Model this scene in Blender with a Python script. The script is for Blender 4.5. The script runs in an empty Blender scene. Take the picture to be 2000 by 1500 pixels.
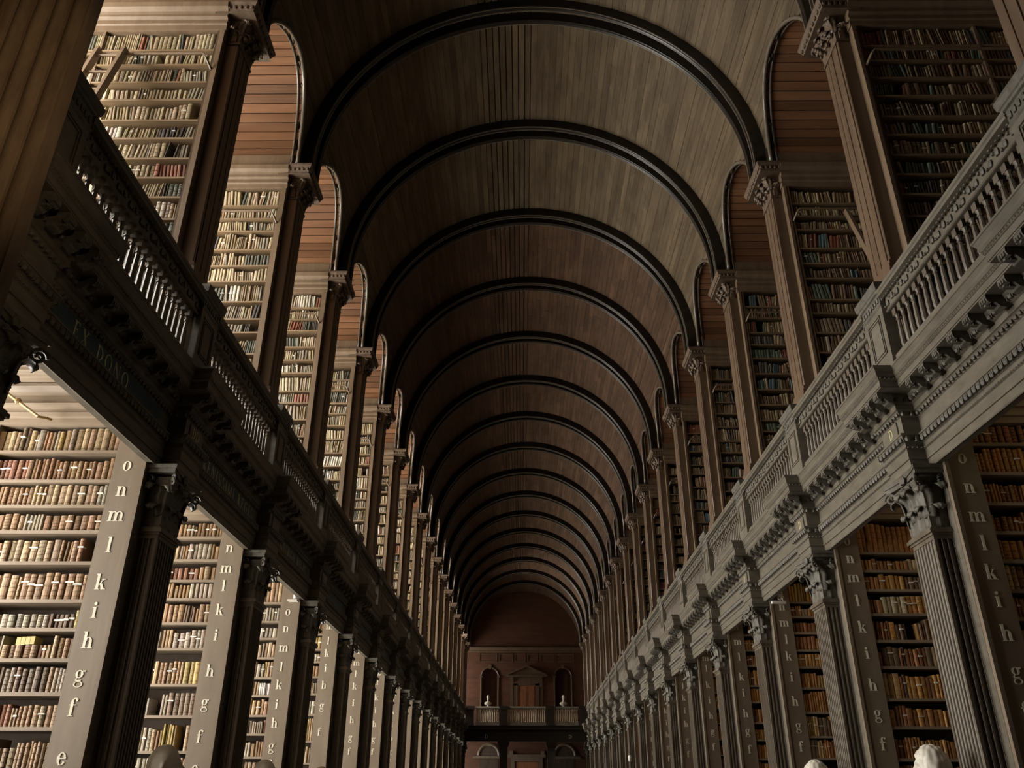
import bpy, math, random
from mathutils import Vector, Matrix
random.seed(7)
sc = bpy.context.scene
C = sc.collection
PI = math.pi
# ---------------------------------------------------------------- camera
YAW, PITCH, ROLL, FPX, CAMX = -0.01265, 0.46326, 0.003915, 1619.4, -0.1865
fwd = Vector((math.sin(YAW)*math.cos(PITCH), math.cos(YAW)*math.cos(PITCH), math.sin(PITCH)))
rgt = Vector((math.cos(YAW), -math.sin(YAW), 0)); upv = rgt.cross(fwd)
R2 = rgt*math.cos(ROLL)+upv*math.sin(ROLL); U2 = upv*math.cos(ROLL)-rgt*math.sin(ROLL)
cd = bpy.data.cameras.new('camera'); cam = bpy.data.objects.new('camera', cd); C.objects.link(cam)
cd.sensor_width = 36; cd.lens = FPX/2000*36; cd.clip_start = .05; cd.clip_end = 200
m = Matrix.Identity(4)
for i in range(3):
    m[i][0] = R2[i]; m[i][1] = U2[i]; m[i][2] = -fwd[i]
m[0][3] = CAMX
cam.matrix_world = m; sc.camera = cam
def px(p):
    d = Vector(p)-Vector((CAMX, 0, 0)); z = d.dot(fwd)
    if z < .1: return None
    return 1000+FPX*d.dot(R2)/z, 750-FPX*d.dot(U2)/z, z
# ---------------------------------------------------------------- world, light, exposure
w = bpy.data.worlds.new('world'); sc.world = w; w.use_nodes = True
w.node_tree.nodes['Background'].inputs[0].default_value = (.75, .85, 1, 1)
w.node_tree.nodes['Background'].inputs[1].default_value = .004
sc.view_settings.view_transform = 'Standard'; sc.view_settings.look = 'None'
sc.view_settings.gamma = 1; sc.view_settings.use_curve_mapping = False
sc.view_settings.exposure = 0.0
PER = 2.8; Y0 = 4.27
def yc(k): return Y0+k*PER
K0, K1 = 0, 17
XO = 6.5
FLOOR = -1.75
def daylight(s, j, z0, z1, wd, watt, col):
    ld = bpy.data.lights.new('window_daylight', 'AREA'); ld.shape = 'RECTANGLE'
    ld.size = wd; ld.size_y = z1-z0; ld.energy = watt; ld.color = col
    o = bpy.data.objects.new('window_daylight', ld); C.objects.link(o)
    o.location = (s*(XO-.08), yc(j)+PER/2, (z0+z1)/2)
    o.rotation_euler = (PI/2, 0, PI/2 if s > 0 else -PI/2)
LEFT_LOW, LEFT_UP, RIGHT_LOW, RIGHT_UP = 420, 440, .8, .8
ALCOVE_FILL, PIER_FILL = 8, 300      # watts of the added fill lamps built further down
for j in range(K0, K1+1):
    daylight(-1, j, 4.7, 8.3, 1.4, LEFT_UP*(1 if j < 15 else 2.5 if j == 15 else .6), (1, .96, .88))
    if j == 15: continue
    daylight(-1, j, .1, 3.0, 1.3, LEFT_LOW*(1 if j < 15 else .35), (1, .96, .88))
    daylight(1, j, .1, 3.0, 1.3, RIGHT_LOW, (1, .9, .74))
    daylight(1, j, 4.7, 8.3, 1.4, RIGHT_UP, (1, .95, .86))
# ---------------------------------------------------------------- materials
def mat(name, c, c2=None, scale=(4, 4, 4), rough=.5, bump=.15, rand=0., col=None, spec=.4, fine=60, cells=0.):
    mt = bpy.data.materials.new(name); mt.use_nodes = True; nt = mt.node_tree; N = nt.nodes; L = nt.links
    b = N['Principled BSDF']; b.inputs['Roughness'].default_value = rough; b.inputs['Specular IOR Level'].default_value = spec
    geo = N.new('ShaderNodeNewGeometry'); mp = N.new('ShaderNodeMapping'); mp.inputs['Scale'].default_value = scale
    L.new(geo.outputs['Position'], mp.inputs[0])
    nz = N.new('ShaderNodeTexNoise'); nz.inputs['Scale'].default_value = 1; nz.inputs['Detail'].default_value = 7; nz.inputs['Roughness'].default_value = .62
    L.new(mp.outputs[0], nz.inputs['Vector'])
    rp = N.new('ShaderNodeMapRange'); rp.inputs[1].default_value = .3; rp.inputs[2].default_value = .7
    L.new(nz.outputs[0], rp.inputs[0])
    mx = N.new('ShaderNodeMix'); mx.data_type = 'RGBA'; L.new(rp.outputs[0], mx.inputs[0])
    c2 = c2 or tuple(v*.6 for v in c)
    if col:
        if col == 'attr':
            a = N.new('ShaderNodeAttribute'); a.attribute_name = 'Col'; out = a.outputs['Color']
        else:
            a = N.new('ShaderNodeObjectInfo'); out = a.outputs['Color']
        for i, f in ((6, 1.15), (7, .62)):
            q = N.new('ShaderNodeMix'); q.data_type = 'RGBA'; q.blend_type = 'MULTIPLY'; q.inputs[0].default_value = 1
            L.new(out, q.inputs[6]); q.inputs[7].default_value = (f, f, f, 1); L.new(q.outputs[2], mx.inputs[i])
    else:
        mx.inputs[6].default_value = (*c, 1); mx.inputs[7].default_value = (*c2, 1)
    src = mx.outputs[2]
    if rand:
        oi = N.new('ShaderNodeObjectInfo'); r = N.new('ShaderNodeMapRange'); r.inputs[3].default_value = 1-rand; r.inputs[4].default_value = 1+rand
        L.new(oi.outputs['Random'], r.inputs[0]); q = N.new('ShaderNodeHueSaturation'); L.new(r.outputs[0], q.inputs['Value']); L.new(src, q.inputs['Color']); src = q.outputs[0]
    if cells:      # short lengths of differently aged timber
        m2 = N.new('ShaderNodeMapping'); m2.inputs['Scale'].default_value = (9, 1.8, 9); L.new(geo.outputs['Position'], m2.inputs[0])
        vo = N.new('ShaderNodeTexVoronoi'); vo.inputs['Scale'].default_value = 1; L.new(m2.outputs[0], vo.inputs['Vector'])
        sp = N.new('ShaderNodeSeparateColor'); L.new(vo.outputs['Color'], sp.inputs[0])
        r = N.new('ShaderNodeMapRange'); r.inputs[3].default_value = 1-cells; r.inputs[4].default_value = 1+cells; L.new(sp.outputs[0], r.inputs[0])
        q = N.new('ShaderNodeHueSaturation'); L.new(r.outputs[0], q.inputs['Value']); L.new(src, q.inputs['Color']); src = q.outputs[0]
    L.new(src, b.inputs['Base Color'])
    if bump:
        n2 = N.new('ShaderNodeTexNoise'); n2.inputs['Scale'].default_value = fine/10; n2.inputs['Detail'].default_value = 5
        L.new(mp.outputs[0], n2.inputs['Vector']); bp = N.new('ShaderNodeBump'); bp.inputs['Strength'].default_value = bump; bp.inputs['Distance'].default_value = .01
        L.new(n2.outputs[0], bp.inputs['Height']); L.new(bp.outputs[0], b.inputs['Normal'])
    return mt
OAK = mat('old_grey_oak', (.145, .128, .098), (.085, .072, .053), (5, 5, 14), .5, .12)
OAKP = mat('pilaster_oak', (.135, .115, .085), (.07, .05, .035), (9, 9, 1.3), .45, .12)
PIER = mat('pier_oak', (.24, .17, .105), (.11, .07, .045), (12, 12, 2.5), .4, .2)
CARVE = mat('carved_oak', (.13, .12, .098), (.055, .047, .035), (16, 16, 16), .55, .25)
CARVB = mat('carved_brown_wood', (.15, .105, .07), (.07, .046, .03), (16, 16, 16), .5, .25)
MAHO = mat('red_brown_wood', (.142, .096, .06), (.085, .05, .03), (9, 9, .9), .38, .08, spec=.6)
STALL = mat('painted_stall_wood', (.185, .144, .1), (.13, .096, .064), (5, 5, 1.0), .5, .06, spec=.6)
SHELF = mat('shelf_wood', (.25, .195, .14), (.16, .118, .078), (1.2, 10, 10), .55, .1)
BACK = mat('dark_back_wood', (.09, .062, .042), (.05, .034, .024), (6, 6, 1.5), .7, .1)
USHELF = mat('pale_pine_shelf', (.24, .165, .092), (.15, .1, .054), (1.2, 10, 10), .55, .1)
UCASE = mat('gallery_case_wood', (.175, .122, .075), (.115, .075, .044), (7, 7, 1.2), .5, .1)
PLANK = mat('vault_plank', (.2, .1, .05), (.13, .062, .031), (1.0, 9, 9), .6, .08, rand=.3, spec=.15)
BOARD = mat('ceiling_board_wood', (.128, .095, .057), (.082, .057, .034), (9, 1.6, 9), .55, .12, rand=.2, spec=.25, cells=.17)
BOARDS = mat('ceiling_boards_wood', (0, 0, 0), None, (9, 1.6, 9), .55, .12, col='attr', spec=.25, cells=.17)
RIB = mat('black_brown_rib', (.022, .016, .011), (.012, .009, .006), (8, 8, 8), .36, .08, spec=.4)
RIBL = mat('lit_rib_edge', (.16, .135, .1), (.1, .08, .06), (8, 8, 8), .3, .08, spec=.6)  # pale tone paints the light along rib beads and alcove arch trims
ENDW = mat('red_panelling', (.13, .058, .033), (.07, .032, .02), (1.2, 5, 6), .5, .08)
DOORM = mat('door_wood', (.36, .16, .075), (.24, .1, .05), (6, 6, 1.2), .45, .08)
MARB = mat('white_marble', (.66, .62, .54), (.5, .45, .37), (9, 9, 9), .45, .05)
LETT = mat('cream_paint', (.72, .68, .55), (.6, .56, .44), (9, 9, 9), .5, 0)
GOLD = mat('gold_paint', (.62, .58, .34), (.5, .45, .25), (9, 9, 9), .35, 0)
BLUE = mat('blue_green_panel', (.035, .075, .095), (.028, .055, .07), (4, 4, 4), .4, .05)
BOOKS = mat('book_bindings', (0, 0, 0), None, (30, 30, 14), .6, .15, col='attr')
BOOK1 = mat('book_binding', (0, 0, 0), None, (30, 30, 14), .6, .15, col='object')
YELL = mat('yellow_card', (.5, .42, .18), (.42, .34, .13), (20, 20, 20), .6, .05)
PAPER = mat('white_paper', (.72, .69, .62), (.62, .58, .5), (20, 20, 20), .7, 0)
METW = mat('white_enamel', (.7, .68, .62), (.6, .58, .52), (5, 5, 5), .35, 0)
BRASS = mat('brass', (.3, .2, .08), (.22, .14, .05), (8, 8, 8), .35, 0)
STONE = mat('floor_wood', (.075, .048, .03), (.05, .03, .018), (5, .7, 5), .45, .1)
FBAL = mat('pale_baluster_wood', (.42, .34, .24), (.3, .22, .14), (9, 9, 9), .45, .05)
PLAST = mat('plain_wall_wood', (.12, .085, .06), (.08, .055, .04), (2, 2, 2), .6, .08)
# ---------------------------------------------------------------- mesh builder
class MB:
    def __init__(s): s.v = []; s.f = []
    def add(s, vs, fs):
        n = len(s.v); s.v += [tuple(q) for q in vs]; s.f += [tuple(i+n for i in f) for f in fs]; return s
    def box(s, x0, x1, y0, y1, z0, z1):
        return s.add([(x0, y0, z0), (x1, y0, z0), (x1, y1, z0), (x0, y1, z0), (x0, y0, z1), (x1, y0, z1), (x1, y1, z1), (x0, y1, z1)],
                     [(3, 2, 1, 0), (4, 5, 6, 7), (0, 1, 5, 4), (1, 2, 6, 5), (2, 3, 7, 6), (3, 0, 4, 7)])
    def prism(s, poly, ax, a0, a1):
        n = len(poly)
        def P(p, a): return {'x': (a, p[0], p[1]), 'y': (p[0], a, p[1]), 'z': (p[0], p[1], a)}[ax]
        vs = [P(p, a0) for p in poly]+[P(p, a1) for p in poly]
        return s.add(vs, [tuple(range(n))[::-1], tuple(range(n, 2*n))]+[(i, (i+1) % n, n+(i+1) % n, n+i) for i in range(n)])
    def loft(s, rings, closed=False, caps=False):
        n = len(rings[0]); vs = [p for r in rings for p in r]; fs = []
        for a in range(len(rings)-1):
            for i in range(n if closed else n-1):
                j = (i+1) % n; fs.append((a*n+i, a*n+j, (a+1)*n+j, (a+1)*n+i))
        if caps:
            fs.append(tuple(range(n))[::-1]); fs.append(tuple(range((len(rings)-1)*n, len(rings)*n)))
        return s.add(vs, fs)
    def lathe(s, prof, n=10, c=(0, 0, 0), cap=True):
        return s.loft([[(c[0]+r*math.cos(2*PI*i/n), c[1]+r*math.sin(2*PI*i/n), c[2]+z) for i in range(n)] for r, z in prof], True, cap)
    def tube(s, pts, r, n=8, cap=True):
        pts = [Vector(p) for p in pts]; rings = []
        for i, p in enumerate(pts):
            d = (pts[min(i+1, len(pts)-1)]-pts[max(i-1, 0)]).normalized()
            a = d.cross(Vector((0, 0, 1)))
            if a.length < .05: a = d.cross(Vector((0, 1, 0)))
            a.normalize(); b = a.cross(d)
            rings.append([p+a*(r*math.cos(2*PI*j/n))+b*(r*math.sin(2*PI*j/n)) for j in range(n)])
        return s.loft(rings, True, cap)
    def egg(s, c, rx, ry, rz, n=6, mrows=4):
        rows = []
        for a in range(1, mrows):
            t = PI*a/mrows
            rows.append([(c[0]+rx*math.sin(t)*math.cos(2*PI*i/n), c[1]+ry*math.sin(t)*math.sin(2*PI*i/n), c[2]+rz*math.cos(t)) for i in range(n)])
        return s.loft(rows, True, True)
    def sheet(s, grid, th):   # grid[row][col] points, given thickness along local +y
        R, Cn = len(grid), len(grid[0]); vs = [p for r in grid for p in r]; vs += [(p[0], p[1]+th, p[2]-th*.3) for r in grid for p in r]
        o = R*Cn; fs = []
        for a in range(R-1):
            for i in range(Cn-1):
                q = (a*Cn+i, a*Cn+i+1, (a+1)*Cn+i+1, (a+1)*Cn+i); fs.append(q); fs.append(tuple(x+o for x in q[::-1]))
        edge = [i for i in range(Cn)]+[a*Cn+Cn-1 for a in range(1, R)]+[(R-1)*Cn+i for i in range(Cn-2, -1, -1)]+[a*Cn for a in range(R-2, 0, -1)]
        for i in range(len(edge)):
            a, b = edge[i], edge[(i+1) % len(edge)]; fs.append((b, a, a+o, b+o))
        return s.add(vs, fs)
    def put(s, other, mx):
        return s.add([mx @ Vector(p) for p in other.v], other.f)
    def mesh(s, name, mt, side=1, smooth=False, cols=None):
        me = bpy.data.meshes.new(name)
        if side < 0: me.from_pydata([(-x, y, z) for x, y, z in s.v], [], [f[::-1] for f in s.f])
        else: me.from_pydata(s.v, [], s.f)
        me.materials.append(mt)
        if cols is not None:
            a = me.attributes.new('Col', 'FLOAT_COLOR', 'FACE'); a.data.foreach_set('color', [x for c in cols for x in c])
        if smooth:
            me.polygons.foreach_set('use_smooth', [True]*len(me.polygons))
        return me
def tag(o, label, cat, group=None, kind=None):
    o['label'] = label; o['category'] = cat
    if group: o['group'] = group
    if kind: o['kind'] = kind
    return o
def root(name, label, cat, loc, group=None, kind=None):
    o = bpy.data.objects.new(name, None); C.objects.link(o); o.location = loc; o.empty_display_size = .1
    return tag(o, label, cat, group, kind)
def part(name, me, parent, at=(0, 0, 0), rz=0, kind=None, label=None, scale=None):
    """a mesh whose own origin goes to the world point `at`, under `parent` (parents are not rotated)"""
    o = bpy.data.objects.new(name, me); C.objects.link(o)
    if parent:
        o.parent = parent; b = BASE.get(parent.name) or Vector(parent.location); o.location = Vector(at)-b
        BASE[o.name] = Vector(at)
    else: o.location = at
    if rz: o.rotation_euler = (0, 0, rz)
    if scale: o.scale = scale
    if kind: o['kind'] = kind
    if label: o['label'] = label
    return o
BASE = {}
ORD = ['nearest', 'second', 'third', 'fourth', 'fifth', 'sixth', 'seventh', 'eighth', 'ninth', 'tenth', 'eleventh', 'twelfth', 'thirteenth', 'fourteenth', 'fifteenth', 'sixteenth', 'seventeenth', 'eighteenth', 'nineteenth', 'twentieth']
SIDE = {-1: 'left', 1: 'right'}
# ---------------------------------------------------------------- structure: floor, walls
YN, YE = -1.2, 54.9
def struct(name, mb, mt, label, cat, kind='structure'):
    o = bpy.data.objects.new(name, mb.mesh(name, mt)); C.objects.link(o); return tag(o, label, cat, None, kind)
struct('floor', MB().box(-XO, XO, YN, YE, FLOOR-.1, FLOOR), STONE, 'brown timber floor of the long hall', 'floor')
for s in (-1, 1):
    struct('wall_'+SIDE[s], MB().box(min(s*XO, s*(XO+.2)), max(s*XO, s*(XO+.2)), YN, YE+.2, FLOOR-.1, 11), PLAST, 'plain outer wall behind the bookcases on the '+SIDE[s], 'wall')
    a, b = sorted((s*3.4, s*(3.6)))
    struct('wall_near_'+SIDE[s], MB().box(a, b, YN, 2.82, FLOOR, 11), PLAST, 'dark plain side wall beside the viewer on the '+SIDE[s], 'wall')
    a, b = sorted((s*3.36, s*XO))
    struct('floor_gallery_'+SIDE[s], MB().box(a, b, 2.82, YE, 3.36, 3.462), SHELF, 'gallery floor above the lower bookcases on the '+SIDE[s], 'floor')
struct('wall_near', MB().box(-XO, XO, YN-.2, YN, FLOOR-.1, 12.5), PLAST, 'dark wall at the near end of the hall', 'wall')
# windows in the outer walls (frame with glazing bars around the daylight)
def window_mesh(z0, z1, wd, s):
    b = MB(); h = wd/2
    for y0, y1, a, c in ((-h-.09, -h, z0-.09, z1+.09), (h, h+.09, z0-.09, z1+.09), (-h, h, z0-.09, z0), (-h, h, z1, z1+.09)): b.box(XO-.1, XO, y0, y1, a, c)
    for i in (1, 2): b.box(XO-.06, XO-.035, -h+wd*i/3-.012, -h+wd*i/3+.012, z0, z1)
    n = round((z1-z0)/.6)
    for i in range(1, n): b.box(XO-.06, XO-.035, -h, h, z0+(z1-z0)*i/n-.012, z0+(z1-z0)*i/n+.012)
    return b.mesh('window', METW, s)
n = 0
for s in (-1, 1):
    wl, wu = window_mesh(.1, 3.0, 1.3, s), window_mesh(4.7, 8.3, 1.4, s)
    for j in range(K0, K1+1):
        for me, lv in ((wl, 'lower'), (wu, 'gallery')):
            n += 1; o = part('window_%d' % n, me, None, (0, yc(j)+PER/2, 0))
            tag(o, 'white barred %s window in the %s %s bay' % (lv, ORD[j], SIDE[s]), 'window', 'windows of the side bays', 'structure')
# ---------------------------------------------------------------- main vault
ZC, RV, RR = 8.64, 3.52, 3.325
LZ, LR = 8.57, 1.05
def vx(z):
    return math.sqrt(max(0, RV*RV-max(0, z-ZC)**2))
def lun(z):   # half width of the alcove opening at height z
    return math.sqrt(LR*LR-(z-LZ)**2) if LZ < z < LZ+LR else (LR if z <= LZ else 0)
ceil = root('ceiling', 'dark boarded barrel vault over the whole nave', 'ceiling', (0, 2.8, ZC+RV), None, 'structure')
NB = 96
bk = MB()     # one bay of dark backing behind the boards, open at the alcove lunettes
NY = 28
for i in range(NB):
    t0, t1 = PI*i/NB, PI*(i+1)/NB; zm = ZC+(RV+.03)*math.sin((t0+t1)/2); h = lun(zm)
    for j in range(NY):
        y0, y1 = PER*j/NY, PER*(j+1)/NY
        if abs((y0+y1)/2-PER/2) < h: continue
        q = [((RV+.03)*math.cos(t), y, ZC+(RV+.03)*math.sin(t)) for t, y in ((t0, y0), (t0, y1), (t1, y1), (t1, y0))]
        bk.add(q, [(0, 1, 2, 3)])
bkm = bk.mesh('vault_backing', RIB)
for k in range(K0-1, K1+2):
    part('vault_backing', bkm, ceil, (0, yc(k), 0))
unit = MB().box(-.5, .5, 0, 1, 0, 1)
unit_me = unit.mesh('ceiling_board', BOARD)
rest, rcol = MB(), []
rb = random.Random(3)
for k in range(K0-1, K1+2):
    for i in range(NB):
        t = PI*(i+.5)/NB; x, z = RV*math.cos(t), ZC+RV*math.sin(t); h = lun(z)
        gap = .022 if (-.95 < x < .02 and z > ZC) else .004
        wd = RV*PI/NB-gap; off = rb.uniform(-.004, .004)
        if h: segs = [(0, PER/2-h), (PER/2+h, PER)]
        else: segs = [(0, PER)] if k in (1, 2, 3) else [(0, .0+PER*(.25+.5*rb.random()))]
        if not h and k not in (1, 2, 3): segs.append((segs[0][1]+.003, PER))
        for a, b in segs:
            if b-a < .02: continue
            if k in (1, 2, 3) and not h:
                o = part('ceiling_board', unit_me, ceil, (x+off*math.cos(t), yc(k)+a, z+off*math.sin(t)), scale=(wd, b-a, .018))
                o.rotation_euler = (0, PI/2-t, 0)
            else:
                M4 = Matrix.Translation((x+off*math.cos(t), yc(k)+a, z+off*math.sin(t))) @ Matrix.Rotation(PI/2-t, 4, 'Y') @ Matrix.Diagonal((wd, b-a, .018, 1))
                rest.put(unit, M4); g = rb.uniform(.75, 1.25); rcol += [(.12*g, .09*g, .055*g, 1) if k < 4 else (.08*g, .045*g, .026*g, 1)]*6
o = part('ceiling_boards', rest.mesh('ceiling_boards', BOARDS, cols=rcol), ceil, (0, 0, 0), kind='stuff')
# paired ribs
def rib_mesh(y0, y1):
    b = MB(); n = 44; path = [(0., ZC-.25-.0)]
    prof = [(RV+.02, y0), (RR+.03, y0), (RR+.018, y0-.012), (RR, y0-.006), (RR-.004, y0+.016), (RR+.008, y0+.03), (RR+.008, y1-.03), (RR-.004, y1-.016), (RR, y1+.006), (RR+.018, y1+.012), (RR+.03, y1), (RV+.02, y1)]
    rings = [[(r, y, ZC-.26) for r, y in prof]]
    for i in range(n+1):
        t = PI*i/n; rings.append([(r*math.cos(t), y, ZC+r*math.sin(t)) for r, y in prof])
    rings.append([(-r, y, ZC-.26) for r, y in prof])
    return b.loft(rings).mesh('arch_rib', RIB, smooth=True)
def rib_bead(y0):
    b = MB(); n = 44
    prof = [(RR-.004+.009*math.cos(a), y0+.009*math.sin(a)) for a in [2*PI*i/6 for i in range(6)]]
    rings = [[(r, y, ZC-.26) for r, y in prof]]+[[(r*math.cos(PI*i/n), y, ZC+r*math.sin(PI*i/n)) for r, y in prof] for i in range(n+1)]+[[(-r, y, ZC-.26) for r, y in prof]]
    return b.loft(rings, True).mesh('edge_bead', RIBL, smooth=True)
ribs = [rib_mesh(-.19, -.10), rib_mesh(.09, .17)]
beads = [rib_bead(y) for y in (-.105, -.185, .165)]
spm = {s: MB().box(3.5, 3.78, -.34, .34, 8.385, 8.75).mesh('springer_block', RIB, s) for s in (-1, 1)}
for k in range(K0, K1+1):
    r = root('trim_%d' % (k+1), 'pair of dark arched ribs, %s across the vault' % ORD[k], 'arch', (0, yc(k), ZC+RR), 'arched ribs of the vault', 'structure')
    for me in ribs: part('arch_rib', me, r, (0, yc(k), 0))
    for me in beads: part('edge_bead', me, r, (0, yc(k), 0))
    for s in (-1, 1): part('springer_block', spm[s], r, (0, yc(k), 0))
# ---------------------------------------------------------------- alcove vaults with planks
NP = 24
XV = XO-.02
def plank_mesh(i, s, g=.006):
    a0, a1 = PI*i/NP+g/LR, PI*(i+1)/NP-g/LR; ps = []
    for r in (LR, LR+.02):
        for a in (a0, a1):
            z = LZ+r*math.sin(a); ps.append((LR and r*math.cos(a), z))
    vs = []
    for y, z in (ps[0], ps[1], ps[3], ps[2]): vs.append((vx(z)-.015, y, z))
    for y, z in (ps[0], ps[1], ps[3], ps[2]): vs.append((XV, y, z))
    return MB().add(vs, [(0, 1, 2, 3), (7, 6, 5, 4), (0, 4, 5, 1), (1, 5, 6, 2), (2, 6, 7, 3), (3, 7, 4, 0)])
def lun_trim(s, r, dx):
    pts = [(vx(LZ+LR*math.sin(a))+dx, (LR-r*.4)*math.cos(a), LZ+(LR-r*.4)*math.sin(a)) for a in [PI*i/28 for i in range(29)]]
    pts = [(pts[0][0], pts[0][1], 8.4)]+pts+[(pts[-1][0], pts[-1][1], 8.4)]
    return MB().tube(pts, r, 6).mesh('arch_trim', RIBL, s, True)
for s in (-1, 1):
    pm = [plank_mesh(i, s).mesh('plank', PLANK, s) for i in range(NP)]
    joined = MB()
    for i in range(NP): q = plank_mesh(i, s); joined.add(q.v, q.f)
    jm = joined.mesh('planks', PLANK, s)
    bb = MB()
    for i in range(NP):
        a0, a1 = PI*i/NP, PI*(i+1)/NP; r = LR+.022
        bb.add([(vx(LZ+r*math.sin(a))+.01, r*math.cos(a), LZ+r*math.sin(a)) for a in (a0, a1)]+[(XV, r*math.cos(a), LZ+r*math.sin(a)) for a in (a1, a0)], [(0, 1, 2, 3)])
    bm_ = bb.mesh('vault_backing', RIB, s)
    t1, t2 = lun_trim(s, .03, -.015), lun_trim(s, .018, .075)
    for k in range(K0, K1):
        r = root('ceiling_alcove', 'orange plank vault over the %s gallery alcove on the %s' % (ORD[k], SIDE[s]), 'ceiling', (s*5, yc(k)+PER/2, LZ+LR), 'plank vaults of the gallery alcoves', 'structure')
        at = (0, yc(k)+PER/2, 0)
        part('vault_backing', bm_, r, at); part('arch_trim', t1, r, at); part('arch_trim', t2, r, at)
        if k < 6:
            for me in pm: part('plank', me, r, at)
        else: part('planks', jm, r, at, kind='stuff')
# ---------------------------------------------------------------- entablature
XW, DR, W0 = 3.385, .16, .22
def plan(e, z):
    X = XW-e; h = W0+e
    return [(X, -PER/2, z), (X, -h, z), (X-DR, -h, z), (X-DR, h, z), (X, h, z), (X, PER/2, z)]
ARCH = [(-.075, 3.37), (-.075, 2.605), (-.02, 2.604), (-.006, 2.60), (.0, 2.61), (0, 2.675), (.012, 2.677), (.012, 2.765), (.02, 2.77), (.028, 2.778), (.02, 2.787), (.016, 2.79), (.016, 2.825), (.026, 2.83), (.045, 2.865), (.052, 2.885), (.06, 2.887), (.06, 2.902), (-.002, 2.906)]
FRZ = [(-.002, 2.904), (-.002, 3.082)]
CORN = [(-.002, 3.08), (.006, 3.085), (.03, 3.125), (.036, 3.13), (.046, 3.133), (.046, 3.185), (.056, 3.19), (.07, 3.2), (.098, 3.235), (.102, 3.25), (.106, 3.262), (.225, 3.268), (.225, 3.28), (.232, 3.282), (.232, 3.335), (.24, 3.34), (.248, 3.351), (.243, 3.362), (.25, 3.366), (.262, 3.384), (.258, 3.41), (.275, 3.442), (.282, 3.447), (.282, 3.463), (-.075, 3.466)]
def sweep(prof, name, mt, s): return MB().loft([plan(e, z) for e, z in prof]).mesh(name, mt, s)
def along(e, step, faces=('run', 'res')):
    """positions (X,y,normal) along the face line of projection e"""
    out = []; h = W0+e
    n = int((PER/2-h)/step)
    for sg in (-1, 1):
        for i in range(n): out.append((XW-e, sg*(h+(i+.5)*(PER/2-h)/n), 0))
    n = max(1, int(2*h/step))
    for i in range(n): out.append((XW-DR-e, -h+(i+.5)*2*h/n, 0))
    n = max(1, int(DR/step))
    for sg in (-1, 1):
        for i in range(n): out.append((XW-e-(i+.5)*DR/n, sg*h, sg))
    return out
def ornaments(s):
    b = MB()
    for x, y, q in along(.04, .066):       # leaf moulding on the architrave
        b.egg((x, y, 2.856), .026, .026, .036, 6, 4); b.box(x-.016, x+.01, y+.03, y+.036, 2.83, 2.885) if not q else None
    for x, y, q in along(.024, .034):      # bead row
        b.egg((x, y, 2.778), .011, .012, .011, 4, 3)
    for x, y, q in along(.02, .058):       # leaf under the cornice
        b.egg((x, y, 3.106), .024, .022, .028, 6, 4)
    for x, y, q in along(.082, .07):       # egg and dart
        b.egg((x, y, 3.222), .026, .024, .034, 6, 4)
        b.box(x-.012, x+.012, y+.031, y+.039, 3.195, 3.25) if not q else None
    for x, y, q in along(.243, .034):
        b.egg((x, y, 3.352), .012, .012, .012, 4, 3)
    return b.mesh('carved_ornament', CARVE, s)
def modillion(s):
    b = MB()
    poly = [(.012, 3.265), (-.118, 3.265), (-.122, 3.235), (-.112, 3.205), (-.09, 3.198), (-.075, 3.212), (-.055, 3.2), (-.03, 3.17), (.012, 3.16)]
    b.prism(poly, 'y', -.048, .048)
    for y in (-.026, 0, .026): b.egg((-.117, y, 3.222), .016, .015, .03, 5, 3)
    b.egg((-.06, 0, 3.19), .05, .03, .016, 6, 3); b.egg((-.1, 0, 3.195), .02, .022, .016, 5, 3)
    return b.mesh('modillion', CARVE, s)
MODY = [(.106, y) for y in (-1.4+.0, -1.14, -.88, -.62, .62, .88, 1.14)]+[(.106+DR, y) for y in (-.3, -.1, .1, .3)]
# glyphs: strokes in a unit whose x-height / cap height is 1
def arc(cx, cy, rx, ry, a0, a1, tn, tk, n=14):
    o = []; i_ = []
    for i in range(n+1):
        a = math.radians(a0+(a1-a0)*i/n); t = tn+(tk-tn)*abs(math.cos(a))**1.4
        o.append((cx+rx*math.cos(a), cy+ry*math.sin(a))); i_.append((cx+(rx-t)*math.cos(a), cy+(ry-t*.8)*math.sin(a)))
    return [[o[i], o[i+1], i_[i+1], i_[i]] for i in range(n)]
def rc(x0, y0, x1, y1): return [[(x0, y0), (x1, y0), (x1, y1), (x0, y1)]]
def dg(x0, y0, x1, y1, w): return [[(x0, y0), (x0+w, y0), (x1+w, y1), (x1, y1)]]
def low_stem(x, top): return rc(x, 0, x+.25, top)+rc(x-.11, 0, x+.36, .07)+rc(x-.11, top-.08, x, top)
def archr(x): return arc(x+.43, .58, .37, .42, 0, 165, .09, .25)+rc(x+.55, 0, x+.8, .6)+rc(x+.45, 0, x+.91, .07)
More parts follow.
